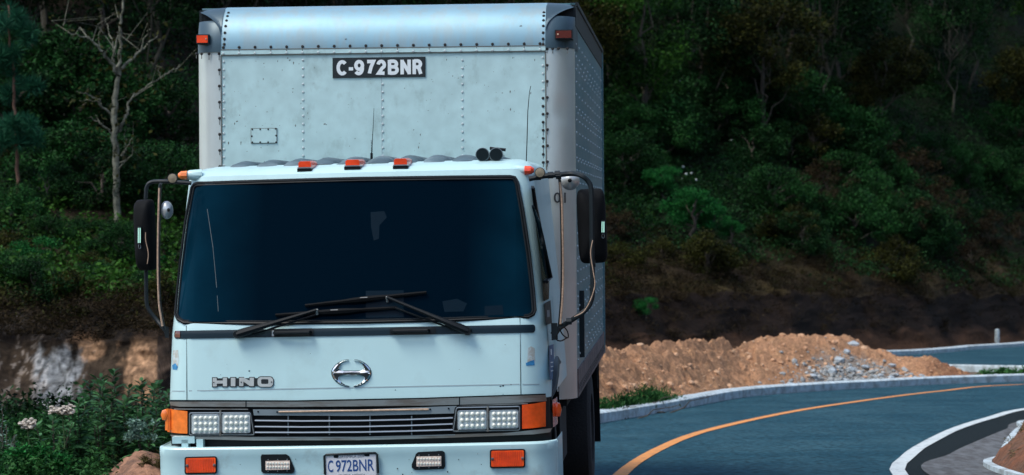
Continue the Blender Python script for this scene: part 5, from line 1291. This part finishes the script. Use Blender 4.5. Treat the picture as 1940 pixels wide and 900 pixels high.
#SIGN
def strokes(mb, S, sw, x, z, w_, h_, y):
    """one bold capital drawn as strokes; each stroke lies a hair further out than the last"""
    for k, (pts, closed) in enumerate(S):
        P = [Vector((x + sw/2 + a*(w_ - sw), z + sw/2 + b*(h_ - sw))) for a, b in pts]; n = len(P); L = []; Rr = []
        for i in range(n):
            a = P[i-1] if (i or closed) else None; c = P[(i+1) % n] if (i < n-1 or closed) else None; b = P[i]
            d1 = (b-a).normalized() if a is not None else (c-b).normalized(); d2 = (c-b).normalized() if c is not None else d1
            nn = Vector((-d1.y-d2.y, d1.x+d2.x)); nn = nn.normalized() if nn.length > .01 else Vector((-d1.y, d1.x)); m_ = 1/max(.42, nn.dot(Vector((-d1.y, d1.x))))
            L.append(b + nn*sw/2*m_); Rr.append(b - nn*sw/2*m_)
        if closed: L.append(L[0]); Rr.append(Rr[0])
        yy = y - k*.0004; mb.grid([[(q.x, yy, q.y) for q in L], [(q.x, yy, q.y) for q in Rr]])
def arc(cx, cy, rx, ry, a0, a1, n=14): return [(cx + rx*math.cos(math.radians(lerp(a0, a1, k/n))), cy + ry*math.sin(math.radians(lerp(a0, a1, k/n)))) for k in range(n+1)]
GL = {'C': [(arc(.5,.5,.5,.5,42,318,22), False)], '-': [([(0,.42),(1,.42)], False)],
      '9': [(arc(.5,.68,.5,.32,0,345,22), True), (arc(.5,.68,.5,.32,0,-20,3) + arc(.42,.42,.56,.42,-4,-140,12), False)],
      '7': [([(0,1),(1,1),(.62,.55),(.38,.08),(.36,0)], False)],
      '2': [(arc(.5,.70,.47,.30,172,-28,14) + [(.62,.42),(.12,.02),(1,0)], False)],
      'B': [([(0,-.115),(0,1.115)], False), ([(0,1)] + arc(.52,.765,.40,.235,90,-90,10) + [(0,.53)], False), ([(0,.53)] + arc(.55,.265,.45,.265,90,-90,10) + [(0,0)], False)],
      'N': [([(0,-.115),(0,1.115)], False), ([(0,1.0),(1,.0)], False), ([(1,-.115),(1,1.115)], False)],
      'R': [([(0,-.115),(0,1.115)], False), ([(0,1)] + arc(.52,.74,.44,.26,90,-90,10) + [(0,.48)], False), ([(.5,.48),(.72,.40),(1,-.1)], False)]}
a = bpt(637.5, 143.2, YF-.0075); pxm = 1/313.0; mb = MB()
for ch, x0_, x1_ in (('C',637.5,660),('-',661.5,670),('9',672,691.5),('7',694,713),('2',715,734.5),('B',737.5,759),('N',762,782.5),('R',785.5,805)):
    g0 = bpt(lerp(637.5, 800.5, (x0_-637.5)/167.5), 143.2, YF-.0075); g1 = bpt(lerp(637.5, 800.5, (x1_-637.5)/167.5), 143.2, YF-.0075)
    if ch == '-': mb.add([(g0.x, YF-.0075, a.z+.030), (g1.x, YF-.0075, a.z+.030), (g1.x, YF-.0075, a.z+.050), (g0.x, YF-.0075, a.z+.050)], [(0,1,2,3)])
    else: strokes(mb, GL[ch], .0215, g0.x, a.z, g1.x-g0.x, .094, YF-.0075)
bb(mb, 'sign_lettering', 'white', box, smooth=False)
# number on the post
a = bpt(1049.5, 384.5, YF-.0); b = bpt(1072, 384.5, YF-.0); text('post_number', '01', 'mark', box, (a.x, YF+.018, a.z), (b.x, YF+.045, b.z), 20/313, 0, .03, BOXM, .012)
# right flank
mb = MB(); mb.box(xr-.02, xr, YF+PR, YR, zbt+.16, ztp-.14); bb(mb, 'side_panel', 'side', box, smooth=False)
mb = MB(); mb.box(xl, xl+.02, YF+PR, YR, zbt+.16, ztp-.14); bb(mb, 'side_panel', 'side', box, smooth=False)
mb = MB(); mb.box(xr-.02, xr+.006, YF+.2, YR+.01, ztp-.15, ztp-.02); mb.box(xr-.03, xr+.016, YF+.26, YR+.02, ztp-.022, ztp+.004); mb.box(xl-.006, xl+.02, YF+.2, YR+.01, ztp-.15, ztp-.02); bb(mb, 'top_rail', 'rail', box, smooth=False)
mb = MB(); mb.box(xr-.02, xr+.008, YF+PR, YR, zbt, zbt+.17); mb.box(xl-.008, xl+.02, YF+PR, YR, zbt, zbt+.17); br = bb(mb, 'bottom_rail', 'rust', box, smooth=False)
mb = MB()
for k in range(54):
    y = lerp(YF+PR+.05, YR-.05, k/53); z = zbt + (.035 if k % 2 else .065); mb.box(xr+.008, xr+.0095, y-.022, y+.022, z-.016, z+.012)
bb(mb, 'rail_holes', 'chassis', box, smooth=False)['kind'] = 'stuff'
mb = MB(); mb.box(xr, xr+.014, YR-.04, YR+.01, zbt, ztp-.02); bb(mb, 'rear_post', 'side', box, smooth=False)
pts = []
for c in range(11):
    for z in np.arange(zbt+.22, ztp-.18, .078): pts.append(Vector((xr+.0005, YF+PR+.10+c*.405, z))); 
for c in range(10):
    for z in np.arange(zbt+.25, ztp-.18, .30): pts.append(Vector((xr+.0005, YF+PR+.30+c*.405, z)))
rivets(pts, .008, 'rivet', (1,0,0), 'side_rivets', .8)['kind'] = 'stuff'
mb = MB(); y_ = YF+PR+.32; mb.box(xr, xr+.03, y_, y_+.05, bsx(1105, 668, xr).z, bsx(1105, 545, xr).z); bb(mb, 'side_latch', 'rail', box, smooth=False)
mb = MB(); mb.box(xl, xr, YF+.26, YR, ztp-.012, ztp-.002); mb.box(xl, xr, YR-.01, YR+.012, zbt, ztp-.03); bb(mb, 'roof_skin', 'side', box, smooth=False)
# chassis, wheels
mb = MB()
for x in (-.42, .42): mb.box(x-.04, x+.04, .2, YR-.1, .55, .78)
for y in np.arange(.6, YR, .8): mb.box(-.42, .42, y, y+.06, .58, .74)
mb.box(xl+.05, xr-.05, YF+.1, YR-.05, .76, zbt+.022); mb.box(-.95, .95, .55, 1.72, .62, .97)
mb.box(.55, .98, 1.75, 2.5, .42, .74); mb.box(-.98, -.55, 1.75, 2.5, .42, .74)
cb(mb, 'chassis', 'chassis', smooth=False)
for q_ in ((xr-.42, xr-.02, 6.2, 6.23, .12, zbt-.02), (xl+.02, xl+.42, 6.2, 6.23, .12, zbt-.02), (xr-.06, xr-.03, YR-.3, YR+.0, .55, zbt)):
    mb = MB(); mb.box(*q_); cb(mb, 'mud_flap', 'rubber', smooth=False)
def wheel(x, y, z, r_=.43, w_=.23):
    s_ = 1 if x > 0 else -1; Mx = Matrix.Translation((x, y, z)) @ Matrix.Rotation(s_*math.pi/2, 4, 'Y'); mb = MB()
    mb.lathe([(r_*.58,-w_/2),(r_*.9,-w_/2),(r_*.98,-w_*.42),(r_,-w_*.3),(r_,w_*.3),(r_*.98,w_*.42),(r_*.9,w_/2),(r_*.6,w_/2),(r_*.56,w_*.3)], Mx, 40); o = cb(mb, 'wheel', 'tyre')
    mb = MB(); mb.lathe([(r_*.57,-w_*.3),(r_*.57,w_*.42),(r_*.5,w_*.36),(r_*.42,w_*.1),(r_*.2,w_*.12),(r_*.18,w_*.4),(.01,w_*.42)], Mx, 32); cb(mb, 'rim', 'hub', o)
    mb = MB()
    for k in range(6): mb.lathe([(.014,w_*.1),(.014,w_*.1+.03),(.01,w_*.1+.034)], Mx @ Matrix.Translation((r_*.3*math.cos(k*1.047), r_*.3*math.sin(k*1.047), 0)), 6)
    cb(mb, 'wheel_nut', 'hub', o)
for x in (-.86, .86): wheel(x, .95, .43)
for x in (-.93, -.66, .66, .93): wheel(x, 4.75, .36)
tube_part('hose', [(1.0,.55,.95),(1.01,.6,.7),(1.0,.62,.5),(.98,.66,.3)], .012, 'rubber'); tube_part('hose', [(1.0,.6,.95),(1.015,.68,.7),(1.0,.7,.5),(.98,.7,.3)], .010, 'hub')
for q_ in ((.80, 1.0, .50, .56, .30, .96), (-1.0, -.80, .50, .56, .30, .96), (.80, 1.0, 1.42, 1.46, .30, .96)):
    mb = MB(); mb.box(*q_); cb(mb, 'splash_guard', 'rubber', smooth=False)
